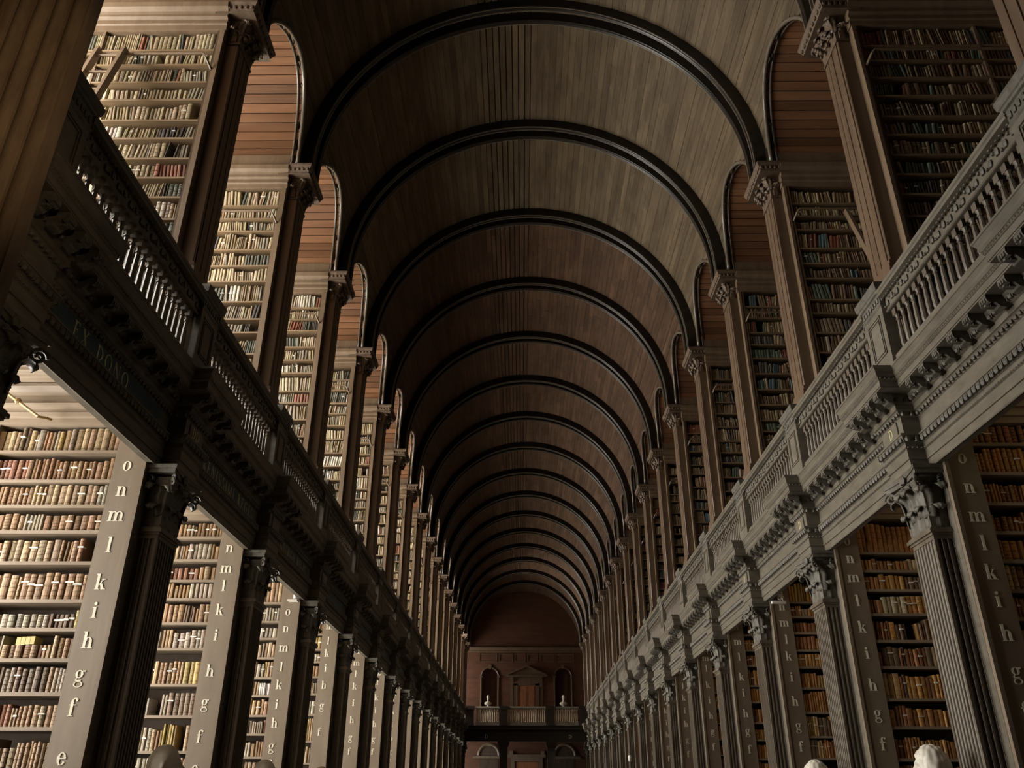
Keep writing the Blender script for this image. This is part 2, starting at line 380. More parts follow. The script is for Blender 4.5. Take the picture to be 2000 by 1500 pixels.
GL = {
 'o': arc(.42, .5, .42, .52, 0, 360, .08, .26, 24), 'n': low_stem(.1, 1)+archr(.1), 'm': low_stem(.1, 1)+archr(.1)+archr(.65),
 'l': low_stem(.1, 1.5), 'i': low_stem(.1, 1)+arc(.22, 1.32, .15, .15, 0, 360, .15, .15), 'h': low_stem(.1, 1.5)+archr(.1),
 'k': low_stem(.1, 1.5)+dg(.35, .42, .68, .95, .1)+rc(.55, .93, .95, 1)+dg(.68, .03, .42, .58, .26)+rc(.58, 0, 1.05, .07),
 'f': rc(.12, 0, .37, 1.2)+rc(0, 0, .5, .07)+rc(0, .9, .6, .98)+arc(.47, 1.17, .35, .36, 60, 180, .09, .25)+arc(.62, 1.36, .12, .12, 0, 360, .12, .12),
 'g': arc(.36, .66, .36, .35, 0, 360, .07, .22, 20)+arc(.4, -.22, .42, .27, 0, 360, .07, .12, 20)+rc(.1, .05, .62, .17)+dg(.05, .1, .18, .42, .1)+rc(.62, .86, .88, .98),
 'e': arc(.4, .5, .4, .52, 25, 330, .08, .26, 22)+rc(.12, .5, .78, .58)+rc(.6, .5, .79, .68),
 'E': rc(.1, 0, .23, 1)+rc(0, 0, .62, .05)+rc(0, .95, .58, 1)+rc(.2, .48, .48, .53)+rc(.56, 0, .62, .22)+rc(.53, .8, .58, 1)+rc(.45, .4, .48, .62),
 'X': dg(.62, 0, .06, 1, .14)+dg(.06, 0, .68, 1, .06)+rc(0, 0, .24, .04)+rc(.5, 0, .84, .04)+rc(0, .96, .26, 1)+rc(.56, .96, .82, 1),
 'D': rc(.1, 0, .23, 1)+arc(.2, .5, .58, .5, -90, 90, .05, .14, 18)+rc(0, 0, .22, .05)+rc(0, .95, .22, 1),
 'O': arc(.44, .5, .44, .52, 0, 360, .05, .13, 26), 'N': rc(.08, 0, .13, 1)+rc(.7, 0, .75, 1)+dg(.64, 0, .08, 1, .12)+rc(0, 0, .22, .04)+rc(.6, .96, .84, 1),
 'I': rc(.1, 0, .23, 1)+rc(0, 0, .33, .04)+rc(0, .96, .33, 1), '-': rc(0, .45, .3, .52),
 'S': arc(.3, .74, .27, .26, 30, 270, .05, .12)+arc(.3, .25, .28, .27, 90, -150, .05, .12)+rc(.5, .78, .55, .98),
 'R': rc(.1, 0, .23, 1)+arc(.22, .74, .36, .26, -90, 90, .05, .13)+dg(.6, 0, .26, .5, .14)+rc(0, 0, .34, .04)+rc(0, .96, .22, 1),
 'M': rc(.08, 0, .13, 1)+rc(.84, 0, .97, 1)+dg(.46, 0, .08, 1, .12)+dg(.46, 0, .86, 1, .06)+rc(0, 0, .22, .04)+rc(.75, 0, 1.06, .04),
 'G': arc(.45, .5, .45, .52, 40, 330, .05, .13, 22)+rc(.68, .06, .8, .45)+rc(.6, .42, .9, .46)}
def gw(c): return max(p[0] for q in GL[c] for p in q)
def glyph_mb(c, h, face):
    """face: 'front' reads in the xz plane facing -y; 'left' facing +x; 'right' facing -x.  centred, h = unit height"""
    b = MB(); wd = gw(c)*h
    for q in GL[c]:
        pts = [(x*h-wd/2, y*h) for x, y in q]
        if face == 'front': b.prism([(x, z) for x, z in pts], 'y', -.004, 0)
        elif face == 'left': b.prism([(x, z) for x, z in pts], 'x', 0, .004)
        else: b.prism([(-x, z) for x, z in pts], 'x', -.004, 0)
    return b
GM = {}
def glyph(c, h, face, mt):
    k = (c, h, face, mt.name)
    if k not in GM: GM[k] = glyph_mb(c, h, face).mesh('letter', mt)
    return GM[k]
TXT = {(-1, 0): ('EX DONO', .80, 1.70, .125), (-1, 1): ('-RENISSIMI REGIS', .6, 2.36, .125), (-1, 2): ('GEORGII REGIS', .85, 2.25, .115)}
ent = {}
for s in (-1, 1):
    A, F, Cn = sweep(ARCH, 'architrave', OAK, s), sweep(FRZ, 'frieze', OAK, s), sweep(CORN, 'cornice', OAK, s)
    orn = ornaments(s); md = modillion(s)
    plq = MB().box(XW-DR-.012, XW-DR+.02, -.13, .13, 2.925, 3.07).mesh('plaque', OAK, s)
    bp = MB().box(XW-.006, XW+.02, -.98, .98, 2.915, 3.075).mesh('inscription_panel', BLUE, s)
    for k in range(K0, K1):
        r = root('trim_entablature', 'carved oak cornice and frieze, %s section on the %s side' % (ORD[k], SIDE[s]), 'entablature', (s*XW, yc(k), 2.6), 'entablature sections below the gallery', 'structure')
        ent[s, k] = r; at = (0, yc(k), 0)
        part('architrave', A, r, at); f = part('frieze', F, r, at); part('cornice', Cn, r, at)
        part('carved_ornament', orn, r, at, kind='stuff')
        for e, y in MODY: part('modillion', md, r, (s*(XW-e), yc(k)+y, 0))
        part('plaque', plq, r, at)
        if k < 9 and s < 0: part('inscription_panel', bp, r, (0, yc(k)+PER/2, 0), label='dark blue painted inscription panel')
        for c, dy in {(1, 1): [('D', 0)], (1, 2): [('D', 0)], (1, 3): [('D', 0)], (-1, 1): [('D', -.045), ('D', .045)]}.get((s, k), []):
            part('letter', glyph(c, .095, SIDE[s], GOLD), r, (s*(XW-DR-.0125), yc(k)+dy, 2.95), label='gold letter D')
        if (s, k) in TXT:
            t, a, b_, h = TXT[s, k]; ws = [(.45*h if c == ' ' else gw(c)*h) for c in t]; gap = (b_-a-sum(ws))/(len(t)-1); y = a
            for c, wd in zip(t, ws):
                if c != ' ': part('letter', glyph(c, h, 'left', GOLD), r, (s*(XW-.0065), yc(k)+y+wd/2, 2.935), label='gold letter '+c)
                y += wd+gap
# ---------------------------------------------------------------- capitals
def leaf_mb(h, w, out, th=.012):
    path = [(0, 0), (.01, .22), (.02, .45), (.05, .68), (.14, .86), (.3, .97), (.5, 1.0), (.66, .94), (.72, .84), (.66, .77)]
    wid = [.62, .82, .7, .98, .78, .95, .68, .72, .45, .2]
    g = []
    for (o, z), q in zip(path, wid):
        row = []
        for u in (-1, -.55, -.15, 0, .15, .55, 1):
            row.append((u*w/2*q, -out*o+abs(u)*.012-(.006 if u == 0 else 0), h*z-abs(u)*h*.05))
        g.append(row)
    return MB().sheet(g, th)
def volute_mb(r, th, turns=1.6):
    b = MB(); pts = []
    for i in range(26):
        a = i/25*turns*2*PI; q = r*(1-i/25*.82); pts.append((q*math.cos(a), 0, q*math.sin(a)))
    return b.tube(pts, th, 5)
def cap_lower(s):
    bell = MB(); x1 = 3.47
    rg = []
    for z, e in ((2.065, 0), (2.08, -.005), (2.2, .0), (2.36, .012), (2.46, .035), (2.50, .055)):
        rg.append([(x1, -.205-e, z), (3.285-e, -.205-e, z), (3.285-e, .205+e, z), (x1, .205+e, z)])
    bell.loft(rg, False, False).add(rg[-1], [(0, 1, 2, 3)])
    pts = []
    for i in range(9):      # concave abacus front
        u = -1+i/4; pts.append((3.2+.05*(1-abs(u))**.7, u*.31))
    poly = [(3.47, -.31)]+pts+[(3.47, .31)]
    ab = MB().prism(poly, 'z', 2.525, 2.565); ab.prism([(x-.012 if x < 3.4 else x, y*1.04) for x, y in poly], 'z', 2.565, 2.6)
    ab.egg((3.225, 0, 2.55), .03, .05, .045, 7, 4)
    ast = MB()
    for z0, z1, e in ((2.0, 2.02, .012), (2.02, 2.05, .03), (2.05, 2.066, .016)): ast.box(3.285-e, 3.47, -.205-e, .205+e, z0, z1)
    return bell.mesh('capital', CARVE, s), ab.mesh('abacus', CARVE, s), ast.mesh('astragal', OAKP, s)
L1m = leaf_mb(.2, .15, .11).mesh('acanthus_leaf', CARVE, 1, True); L2m = leaf_mb(.26, .16, .17).mesh('acanthus_leaf', CARVE, 1, True)
VOm = volute_mb(.058, .013).mesh('volute', CARVE, 1, True); HEm = volute_mb(.036, .009).mesh('helix', CARVE, 1, True)
# (mesh, x, y, z, heading) for the leaves; heading 0 faces -y; for side s the nave is towards -s*x
def lower_leaves(s):
    nv = -PI/2 if s > 0 else PI/2; d = PI/4
    X = lambda x: s*x
    L = []
    for y in (-.137, 0, .137): L.append(('acanthus_leaf', L1m, X(3.283), y, 2.07, nv))
    L.append(('acanthus_leaf', L1m, X(3.375), -.208, 2.07, 0)); L.append(('acanthus_leaf', L1m, X(3.375), .208, 2.07, PI))
    for y in (-.07, .07): L.append(('acanthus_leaf', L2m, X(3.272), y, 2.19, nv))
    c = (-PI/4 if s > 0 else PI/4)
    L.append(('acanthus_leaf', L2m, X(3.29), -.2, 2.17, c)); L.append(('acanthus_leaf', L2m, X(3.29), .2, 2.17, (-3*PI/4 if s > 0 else 3*PI/4)))
    L.append(('acanthus_leaf', L2m, X(3.42), -.205, 2.19, 0))
    L.append(('volute', VOm, X(3.215), -.27, 2.465, c+PI/2)); L.append(('volute', VOm, X(3.215), .27, 2.465, -c+PI/2))
    L.append(('volute', VOm, X(3.44), -.27, 2.465, 0.3 if s > 0 else -.3))
    L.append(('helix', HEm, X(3.235), -.06, 2.47, PI/2)); L.append(('helix', HEm, X(3.235), .06, 2.47, PI/2))
    return L
def joined_leaves(L, name, s):
    b = MB()
    for n_, me, x, y, z, a in L:
        M4 = Matrix.Translation((x, y, z)) @ Matrix.Rotation(a, 4, 'Z'); q = MB()
        q.v = [tuple(v.co) for v in me.vertices]; q.f = [tuple(p.vertices) for p in me.polygons]; b.put(q, M4)
    return b.mesh(name, CARVE, 1, True)
# fluted shaft: plan polygon with hollows on the nave face and both sides
def flutes(p0, p1, n, depth, margin, nrm, seg=5):
    """points from p0 to p1 with n hollows cut against nrm"""
    out = [p0]; ux, uy = p1[0]-p0[0], p1[1]-p0[1]; Ln = math.hypot(ux, uy); ux /= Ln; uy /= Ln
    pitch = (Ln-2*margin)/n; r = pitch*.38
    for i in range(n):
        c = margin+(i+.5)*pitch
        for j in range(seg+1):
            a = PI*j/seg; t = c-r*math.cos(a); d = depth*math.sin(a)
            out.append((p0[0]+ux*t-nrm[0]*d, p0[1]+uy*t-nrm[1]*d))
    out.append(p1); return out
def fluted(x0, x1, h, z0, z1, nf, ns, s, mt, name='shaft'):
    poly = flutes((x0, -h), (x0, h), nf, .018, .02, (-1, 0))[:-1]
    poly = flutes((x1, -h), (x0, -h), ns, .018, .02, (0, -1))[:-1]+poly+flutes((x0, h), (x1, h), ns, .018, .02, (0, 1))
    b = MB().prism(poly, 'z', z0, z1)
    b.box(x0, x1, -h, h, z1, z1+.035)
    return b.mesh(name, mt, s)
for s in (-1, 1):
    sh = fluted(3.285, 3.47, .205, FLOOR+.35, 1.967, 7, 3, s, OAKP)
    bs = MB().box(3.25, 3.47, -.24, .24, FLOOR, FLOOR+.16); bs.box(3.262, 3.47, -.228, .228, FLOOR+.16, FLOOR+.28); bs.box(3.275, 3.47, -.215, .215, FLOOR+.28, FLOOR+.35)
    bsm = bs.mesh('base', OAKP, s); cb, ab, ast = cap_lower(s); LL = lower_leaves(s); jl = joined_leaves(LL, 'leaf_carving', s)
    for k in range(K0, K1):
        r = root('fluted_pilaster', 'fluted oak pilaster with leafy capital, %s on the lower %s side' % (ORD[k], SIDE[s]), 'pilaster', (s*3.36, yc(k), FLOOR), 'fluted pilasters of the lower bookcases')
        at = (0, yc(k), 0)
        part('shaft', sh, r, at); part('base', bsm, r, at); part('astragal', ast, r, at); c = part('capital', cb, r, at); part('abacus', ab, c, at)
        if k < 5:
            for n_, me, x, y, z, a in LL: part(n_, me, c, (x, yc(k)+y, z), a)
        else: part('leaf_carving', jl, c, at)
# ---------------------------------------------------------------- lower bookcases
ZL = {(-1, 1): 'o2.566 n2.338 m2.115 l1.851 k1.542 i1.317 h1.083 g.833 f.585 e.247', (-1, 2): 'n2.6 m2.36 l2.15 k1.88 i1.6 h1.22 g.90 f.55 e.25',
 (-1, 3): 'o2.42 n2.18 m1.91 l1.64 k1.40 i1.14 h.9 g.61 f.37 e.1', (-1, 4): 'm2.72 l2.46 k2.25 i2.0 h1.72 g1.39 f.97', (-1, 5): 'n2.72 m2.48 l2.26 k2.02 i1.7 h1.38 g1.06 f.8',
 (-1, 6): 'm2.64 l2.43 k2.09 i1.81 h1.51 g1.19 f.92', (1, 1): 'o2.63 n2.36 m2.11 l1.87 k1.63 i1.41 h1.15 g.87 f.58', (1, 2): 'o2.69 n2.48 m2.26 l1.99 k1.70 i1.42 h1.09 g.81 f.50',
 (1, 3): 'o2.71 n2.5 m2.27 l2.03 k1.8 i1.52 h1.2 g.89 f.62', (1, 4): 'n2.72 m2.46 l2.2 k1.87 i1.61 h1.28 g1.01 f.72', (1, 5): 'm2.59 l2.38 k2.06 i1.77 h1.48 g1.19 f.9', (1, 6): 'm2.68 l2.36 k2.1 i1.82 h1.53 g1.2 f.89'}
def rows_of(s, k):
    t = ZL.get((s, k)) or ZL[s, 4+(k % 3)]
    L = [(w_[0], float(w_[1:])) for w_ in t.split()]
    sh = [z-.115 for c, z in L]
    top = sh[0]
    while top+.26 < 2.8: top += .27; sh.insert(0, top)
    z = sh[-1]
    while z-.33 > FLOOR+.1: z -= .34; sh.append(z)
    return L, sh
XS0, XP, YF = 3.45, 3.73, .345
def prof_x(prof, x0, x1, name, mt, s):       # moulding running outwards along x, profile (y,z)
    return MB().prism(prof, 'x', x0, x1).mesh(name, mt, s)
for s in (-1, 1):
    endp = MB().box(XS0, XS0+.03, -YF, YF, FLOOR, 3.355).mesh('end_panel', OAK, s)
    lp = MB().box(XS0, XP, -YF-.002, -YF+.045, FLOOR, 2.95); lp.box(XS0-.004, XS0+.03, -YF-.014, -YF+.03, FLOOR, 2.95)
    lpm = lp.mesh('letter_panel', STALL, s)
    bkp = MB().box(XS0+.03, XV, -.04, .0, FLOOR, 3.355).mesh('back_panel', BACK, s)
    far = MB().box(XP, XV, YF-.03, YF, FLOOR, 3.355).mesh('rear_panel', STALL, s)
    div = MB().box(4.83, 4.88, -YF, -.04, FLOOR, 3.0).mesh('divider', STALL, s)
    shf = MB().box(XP-.02, XV, -YF+.012, -.04, -.028, 0).mesh('shelf', SHELF, s)
    cor = prof_x([(-YF+.02, 2.96), (-YF-.01, 2.965), (-YF-.01, 3.02), (-YF-.03, 3.03), (-YF-.035, 3.07), (-YF-.02, 3.075), (-YF-.02, 3.1), (-YF-.05, 3.11), (-YF-.06, 3.15), (-YF-.02, 3.16), (-YF-.02, 3.24), (-YF-.06, 3.26), (-YF-.1, 3.3), (-YF-.1, 3.33), (-YF-.06, 3.335), (-YF-.06, 3.358), (-.04, 3.358), (-.04, 2.96)], XS0+.03, XV, 'cornice', SHELF, s)
    sfm = prof_x([(-.70, 3.362), (-.70, 3.33), (-.68, 3.32), (-.67, 3.3), (-.63, 3.3), (-.62, 3.325), (-.58, 3.31), (-.52, 3.3), (-.5, 3.34), (-.5, 3.362)], 3.5, XV, 'soffit_moulding', SHELF, s)
    for k in range(K0, K1):
        r = root('bookcase', 'tall lower bookcase with lettered end panel, %s on the %s side' % (ORD[k], SIDE[s]), 'bookcase', (s*3.9, yc(k), FLOOR), 'lower bookcases'); at = (0, yc(k), 0)
        for n_, me in (('end_panel', endp), ('back_panel', bkp), ('rear_panel', far), ('divider', div), ('cornice', cor), ('soffit_moulding', sfm)): part(n_, me, r, at)
        p = part('letter_panel', lpm, r, at)
        L, sh = rows_of(s, k)
        for z in sh: part('shelf', shf, r, (0, yc(k), z))
        if k < 10:
            for c, z in L:
                if z < 2.75: part('letter', glyph(c, .085, 'front', LETT), p, (s*3.61, yc(k)-YF-.0025, z-.04), label='cream painted letter '+c)
# ---------------------------------------------------------------- upper bookcases
UZ = [7.69, 7.46, 7.19, 6.92, 6.62, 6.36, 6.08, 5.82, 5.56, 5.28, 5.02, 4.72, 4.42, 4.1, 3.78, 3.5]
UX0, UXP, UF = 3.63, 3.71, .31
def ush(s, k):
    rr = random.Random(100+k*2+s); return [z+(rr.uniform(-.05, .05) if k > 1 and i not in (0, 1, 15) else 0) for i, z in enumerate(UZ)]
for s in (-1, 1):
    endp = MB().box(UX0, UX0+.03, -UF+.01, UF-.01, 3.465, 8.36); endp.box(UX0-.004, UX0+.034, -UF-.012, -UF+.03, 3.465, 7.98); em = endp.mesh('end_panel', UCASE, s)
    up = MB().box(UX0, UXP, -UF, -UF+.03, 3.465, 8.02); up.box(UXP-.02, UXP, -UF, -.03, 3.465, 8.02); um = up.mesh('upright', UCASE, s)
    bkp = MB().box(UX0+.03, XV, -.04, 0, 3.465, 8.56).mesh('back_panel', BACK, s)
    far = MB().box(UX0+.03, XV, UF-.03, UF, 3.465, 8.56).mesh('rear_panel', UCASE, s)
    dv = MB().box(5.02, 5.05, -UF+.005, -.04, 3.465, 8.0).mesh('divider', UCASE, s)
    shf = MB().box(UXP-.01, XV, -UF+.008, -.04, -.024, 0).mesh('shelf', USHELF, s)
    cor = prof_x([(-UF+.01, 7.99), (-UF-.012, 7.995), (-UF-.012, 8.06), (-UF-.03, 8.075), (-UF-.03, 8.1), (-UF-.015, 8.105), (-UF-.015, 8.15), (-UF-.05, 8.17), (-UF-.05, 8.2), (-UF-.03, 8.205), (-UF-.05, 8.25), (-UF-.09, 8.29), (-UF-.1, 8.355), (-UF-.06, 8.36), (-UF-.06, 8.57), (-.04, 8.57), (-.04, 7.99)], UX0-.015, XV, 'cornice', UCASE, s)
    lr = MB().tube([(UX0+.06, -UF+.0, 7.36), (UX0+.1, -UF-.09, 7.45), (UX0+.14, -UF-.1, 7.5), (XV, -UF-.1, 7.5)], .016, 6).mesh('ladder_rail', UCASE, s)
    for k in range(K0, K1+1):
        r = root('gallery_bookcase', 'tall gallery bookcase under the vault, %s on the %s side' % (ORD[k], SIDE[s]), 'bookcase', (s*3.9, yc(k), 3.465), 'gallery bookcases'); at = (0, yc(k), 0)
        for n_, me in (('end_panel', em), ('upright', um), ('back_panel', bkp), ('rear_panel', far), ('divider', dv), ('cornice', cor), ('ladder_rail', lr)): part(n_, me, r, at)
        for z in ush(s, k): part('shelf', shf, r, (0, yc(k), z))
# ---------------------------------------------------------------- upper pilasters
L3m = leaf_mb(.19, .135, .14).mesh('acanthus_leaf', CARVB, 1, True)
for s in (-1, 1):
    x0, x1, h = 3.48, 3.66, .205
    poly = [(x1, -h), (x0+.008, -h), (x0, -h+.008), (x0, -h+.03), (x0+.02, -h+.034), (x0+.02, -h+.046), (x0-.004, -h+.05), (x0-.004, -.03), (x0+.02, -.026), (x0+.02, -.014), (x0-.004, -.01), (x0-.004, h-.11), (x0+.02, h-.106), (x0+.02, h-.094), (x0, h-.09), (x0, h), (x1, h)]
    sh = MB().prism(poly, 'z', 4.8, 7.87).mesh('shaft', MAHO, s)
    b = MB()
    for z0, z1, e in ((3.465, 4.55, .05), (4.55, 4.62, .065), (4.62, 4.68, .045), (4.68, 4.74, .035), (4.74, 4.8, .018)): b.box(x0-e, x1, -h-e, h+e, z0, z1)
    bs = b.mesh('base', MAHO, s)
    c = MB(); rg = []
    for z, e, f_ in ((7.86, .012, .012), (7.9, .012, .012), (7.9, .0, 0), (8.0, .012, .005), (8.1, .03, .012), (8.18, .055, .025), (8.235, .085, .04)):
        rg.append([(x1+.02, -h-f_, z), (x0-e, -h-f_, z), (x0-e, h+f_, z), (x1+.02, h+f_, z)])
    c.loft(rg); cm = c.mesh('capital', CARVB, s)
    sc_ = MB()
    for y in (-h-.012,):
        for zz, r_ in ((8.17, .035), (8.03, .03)):
            sc_.egg((x0+.06, y-.01, zz), .03, .02, r_, 7, 4)
        sc_.box(x0+.035, x0+.09, y-.012, y+.01, 7.9, 8.02)
    for i in range(12):
        rr = random.Random(i); sc_.egg((x0-.04-.012*(i % 4)-(.03 if i > 7 else 0), -.16+.03*i, 7.98+.05*(i % 4)+.03*rr.random()), .03, .03, .04, 6, 4)
    scm = sc_.mesh('garland', CARVB, s)
    a = MB(); rg = []
    for z, e in ((8.225, 0.02), (8.24, .0), (8.27, .012), (8.33, .035), (8.36, .05), (8.39, .05)):
        rg.append([(3.76+e*.3, -.35-e, z), (3.33-e, -.35-e, z), (3.33-e, .35+e, z), (3.76+e*.3, .35+e, z)])
    a.loft(rg, True, True); am = a.mesh('abacus', CARVB, s)
    rel = MB()
    for i in range(9):
        u = -.33+.66*i/8; rel.egg((3.305, u, 8.3), .016, .028, .036, 6, 4)
    for i in range(7):
        u = 3.34+.4*i/6; rel.egg((u, -.372, 8.3), .024, .018, .038, 6, 4)
    rm = rel.mesh('carved_relief', CARVB, s)
    nv = -PI/2 if s > 0 else PI/2; cn = (-PI/4 if s > 0 else PI/4)
    LV = [(s*3.472, -.14, 7.88, nv), (s*3.472, 0, 7.88, nv), (s*3.472, .14, 7.88, nv), (s*3.455, -.205, 8.02, cn), (s*3.455, .205, 8.02, PI-cn if s < 0 else -PI-cn), (s*3.445, -.07, 8.03, nv), (s*3.445, .07, 8.03, nv), (s*3.56, -.212, 7.9, 0)]
    for k in range(K0, K1+1):
        r = root('gallery_pilaster', 'red-brown panelled pilaster with carved capital, %s on the %s gallery' % (ORD[k], SIDE[s]), 'pilaster', (s*3.57, yc(k), 3.465), 'gallery pilasters carrying the vault ribs'); at = (0, yc(k), 0)
        part('shaft', sh, r, at); part('base', bs, r, at); q = part('capital', cm, r, at); part('garland', scm, q, at, kind='stuff'); ab = part('abacus', am, r, at); part('carved_relief', rm, ab, at, kind='stuff')
        for x, y, z, g in LV: part('acanthus_leaf', L3m, q, (x, yc(k)+y, z), g)
# ---------------------------------------------------------------- pedestals and balustrades
BAL = [(.031, 0), (.031, .03), (.02, .036), (.026, .07), (.025, .15), (.021, .25), (.016, .318), (.025, .325), (.025, .335), (.016, .341), (.021, .356), (.031, .376)]
bb = MB().lathe(BAL, 8); bb.box(-.032, .032, -.032, .032, .376, .446); bal_me = bb.mesh('baluster', OAKP, 1)
YB = [-.95+.1*i for i in range(20)]
NBAL = 21; SPAN = PER-.46
for s in (-1, 1):
    die = MB().box(3.285, 3.43, -.21, .21, 3.62, 4.27)
    pan = MB()
    for y0, y1, z0, z1 in ((-.14, .14, 4.19, 4.2), (-.14, .14, 3.79, 3.8), (-.14, -.13, 3.79, 4.2), (.13, .14, 3.79, 4.2), (-.11, .11, 4.16, 4.17), (-.11, .11, 3.82, 3.83), (-.11, -.1, 3.82, 4.17), (.1, .11, 3.82, 4.17)): pan.box(3.275, 3.29, y0, y1, z0, z1)
    base = MB().box(3.262, 3.45, -.233, .233, 3.465, 3.6); base.box(3.27, 3.44, -.225, .225, 3.6, 3.64)
    cap = MB(); rg = []
    for z, e in ((4.26, 0), (4.275, .012), (4.285, .012), (4.29, .0), (4.4, .004), (4.41, .02), (4.43, .025), (4.44, .035), (4.49, .045), (4.515, .045)):
        rg.append([(3.43+e*.5, -.21-e, z), (3.285-e, -.21-e, z), (3.285-e, .21+e, z), (3.43+e*.5, .21+e, z)])
    cap.loft(rg, True, True)
    for i in range(7): cap.egg((3.28, -.17+.34*i/6, 4.345), .014, .022, .04, 6, 4)
    for i in range(3): cap.egg((3.31+.05*i, -.213, 4.345), .02, .012, .04, 6, 4)
    pms = [q.mesh(n_, mt_, s) for q, n_, mt_ in ((die, 'die', OAK), (pan, 'panel_moulding', OAK), (base, 'base', OAK), (cap, 'cap', CARVE))]
    h = PER/2-.21
    rail = MB().prism([(3.27, 4.355), (3.265, 4.375), (3.275, 4.39), (3.265, 4.4), (3.262, 4.425), (3.275, 4.435), (3.45, 4.435), (3.46, 4.36), (3.44, 4.34), (3.33, 4.34)], 'y', -h, h).mesh('handrail', OAK, s)
    fr = MB().prism([(3.325, 4.187), (3.318, 4.194), (3.322, 4.204), (3.335, 4.208), (3.335, 4.34), (3.42, 4.34), (3.42, 4.184), (3.335, 4.184)], 'y', -h, h).mesh('rail_frieze', OAK, s)
    lf = MB(); n_ = 22
    for i in range(n_):
        y = -h+(i+.5)*2*h/n_
        lf.egg((3.328, y, 4.27+.01*(-1)**i), .016, .03, .04, 6, 4); lf.egg((3.325, y+.045, 4.3-.055*(i % 2)), .014, .018, .02, 5, 3)
        lf.egg((3.31, y, 4.338), .014, .02, .014, 5, 3); lf.egg((3.31, y+.05, 4.338), .014, .02, .014, 5, 3)
    lfm = lf.mesh('carved_leaves', CARVE, s)
    bot = MB().prism([(3.3, 3.465), (3.3, 3.65), (3.315, 3.665), (3.315, 3.715), (3.33, 3.738), (3.44, 3.738), (3.44, 3.465)], 'y', -h, h).mesh('bottom_rail', OAK, s)
    q = MB()
    for i in range(NBAL): q.put(bb, Matrix.Translation((s*3.385, -SPAN/2+(i+.5)*SPAN/NBAL, 3.738)))
    jb = q.mesh('balusters', OAKP)
    for k in range(K0, K1):
        r = root('pedestal', 'panelled oak pedestal with moulded cap, %s along the %s balustrade' % (ORD[k], SIDE[s]), 'pedestal', (s*3.36, yc(k), 3.466), 'gallery balustrade pedestals'); at = (0, yc(k), 0)
        for me in pms: part(me.name.split('.')[0], me, r, at)
        if k == K1-1: continue
        ym = yc(k)+PER/2
        r = root('balustrade', 'carved oak balustrade, %s stretch along the %s gallery' % (ORD[k], SIDE[s]), 'balustrade', (s*3.37, ym, 3.466), 'gallery balustrades'); at = (0, ym, 0)
        part('handrail', rail, r, at); fz = part('rail_frieze', fr, r, at); part('carved_leaves', lfm, fz, at, kind='stuff'); part('bottom_rail', bot, r, at)
        if k < 7:
            for i in range(NBAL): part('baluster', bal_me, r, (s*3.385, ym-SPAN/2+(i+.5)*SPAN/NBAL, 3.738))
        else: part('balusters', jb, r, at, kind='stuff')
# ---------------------------------------------------------------- books
PAL = {
 ('low', -1): [((.27, .17, .09), 5, 'tan leather'), ((.30, .21, .125), 5, 'pale tan vellum'), ((.22, .13, .065), 4, 'brown calf'), ((.27, .225, .165), 3, 'grey vellum'), ((.36, .27, .1), .8, 'yellow'), ((.15, .1, .065), 2, 'dark brown leather'), ((.55, .52, .46), .5, 'white paper-covered'), ((.2, .09, .05), 1.2, 'red-brown leather')],
 ('low', 1): [((.48, .25, .07), 6, 'orange tan leather'), ((.38, .18, .05), 5, 'orange-brown calf'), ((.28, .115, .04), 3, 'red-brown leather'), ((.5, .34, .14), 2, 'pale tan leather'), ((.16, .1, .05), 2, 'dark brown leather'), ((.45, .38, .24), .6, 'cream vellum')],
 ('up', -1): [((.37, .30, .19), 6, 'cream vellum'), ((.29, .225, .135), 5, 'tan vellum'), ((.22, .19, .135), 4, 'grey cloth'), ((.1, .1, .075), 2.2, 'dark green cloth'), ((.22, .09, .055), .8, 'red-brown leather'), ((.45, .41, .33), 2, 'white vellum'), ((.07, .06, .05), 1.3, 'black cloth')],
 ('up', 1): [((.3, .225, .13), 5, 'dark tan leather'), ((.2, .13, .075), 5, 'dark brown leather'), ((.42, .32, .18), 3, 'tan leather'), ((.13, .17, .125), 2.5, 'dark green cloth'), ((.11, .1, .085), 2, 'black cloth'), ((.28, .1, .06), 1.2, 'dark red leather'), ((.6, .5, .33), .8, 'cream vellum'), ((.11, .17, .185), 1, 'dark blue cloth')]}
ALL = []
bk_i = 0
def visible(s, k, lv, x, y, z):
    """how far (m) the line of sight passes the nearer pilaster; and clears the entablature / balustrade"""
    t = (s*3.3-CAMX)/(x-CAMX)
    yy = y*t; zz = z*t
    return yy-(yc(k-1)+.3), zz
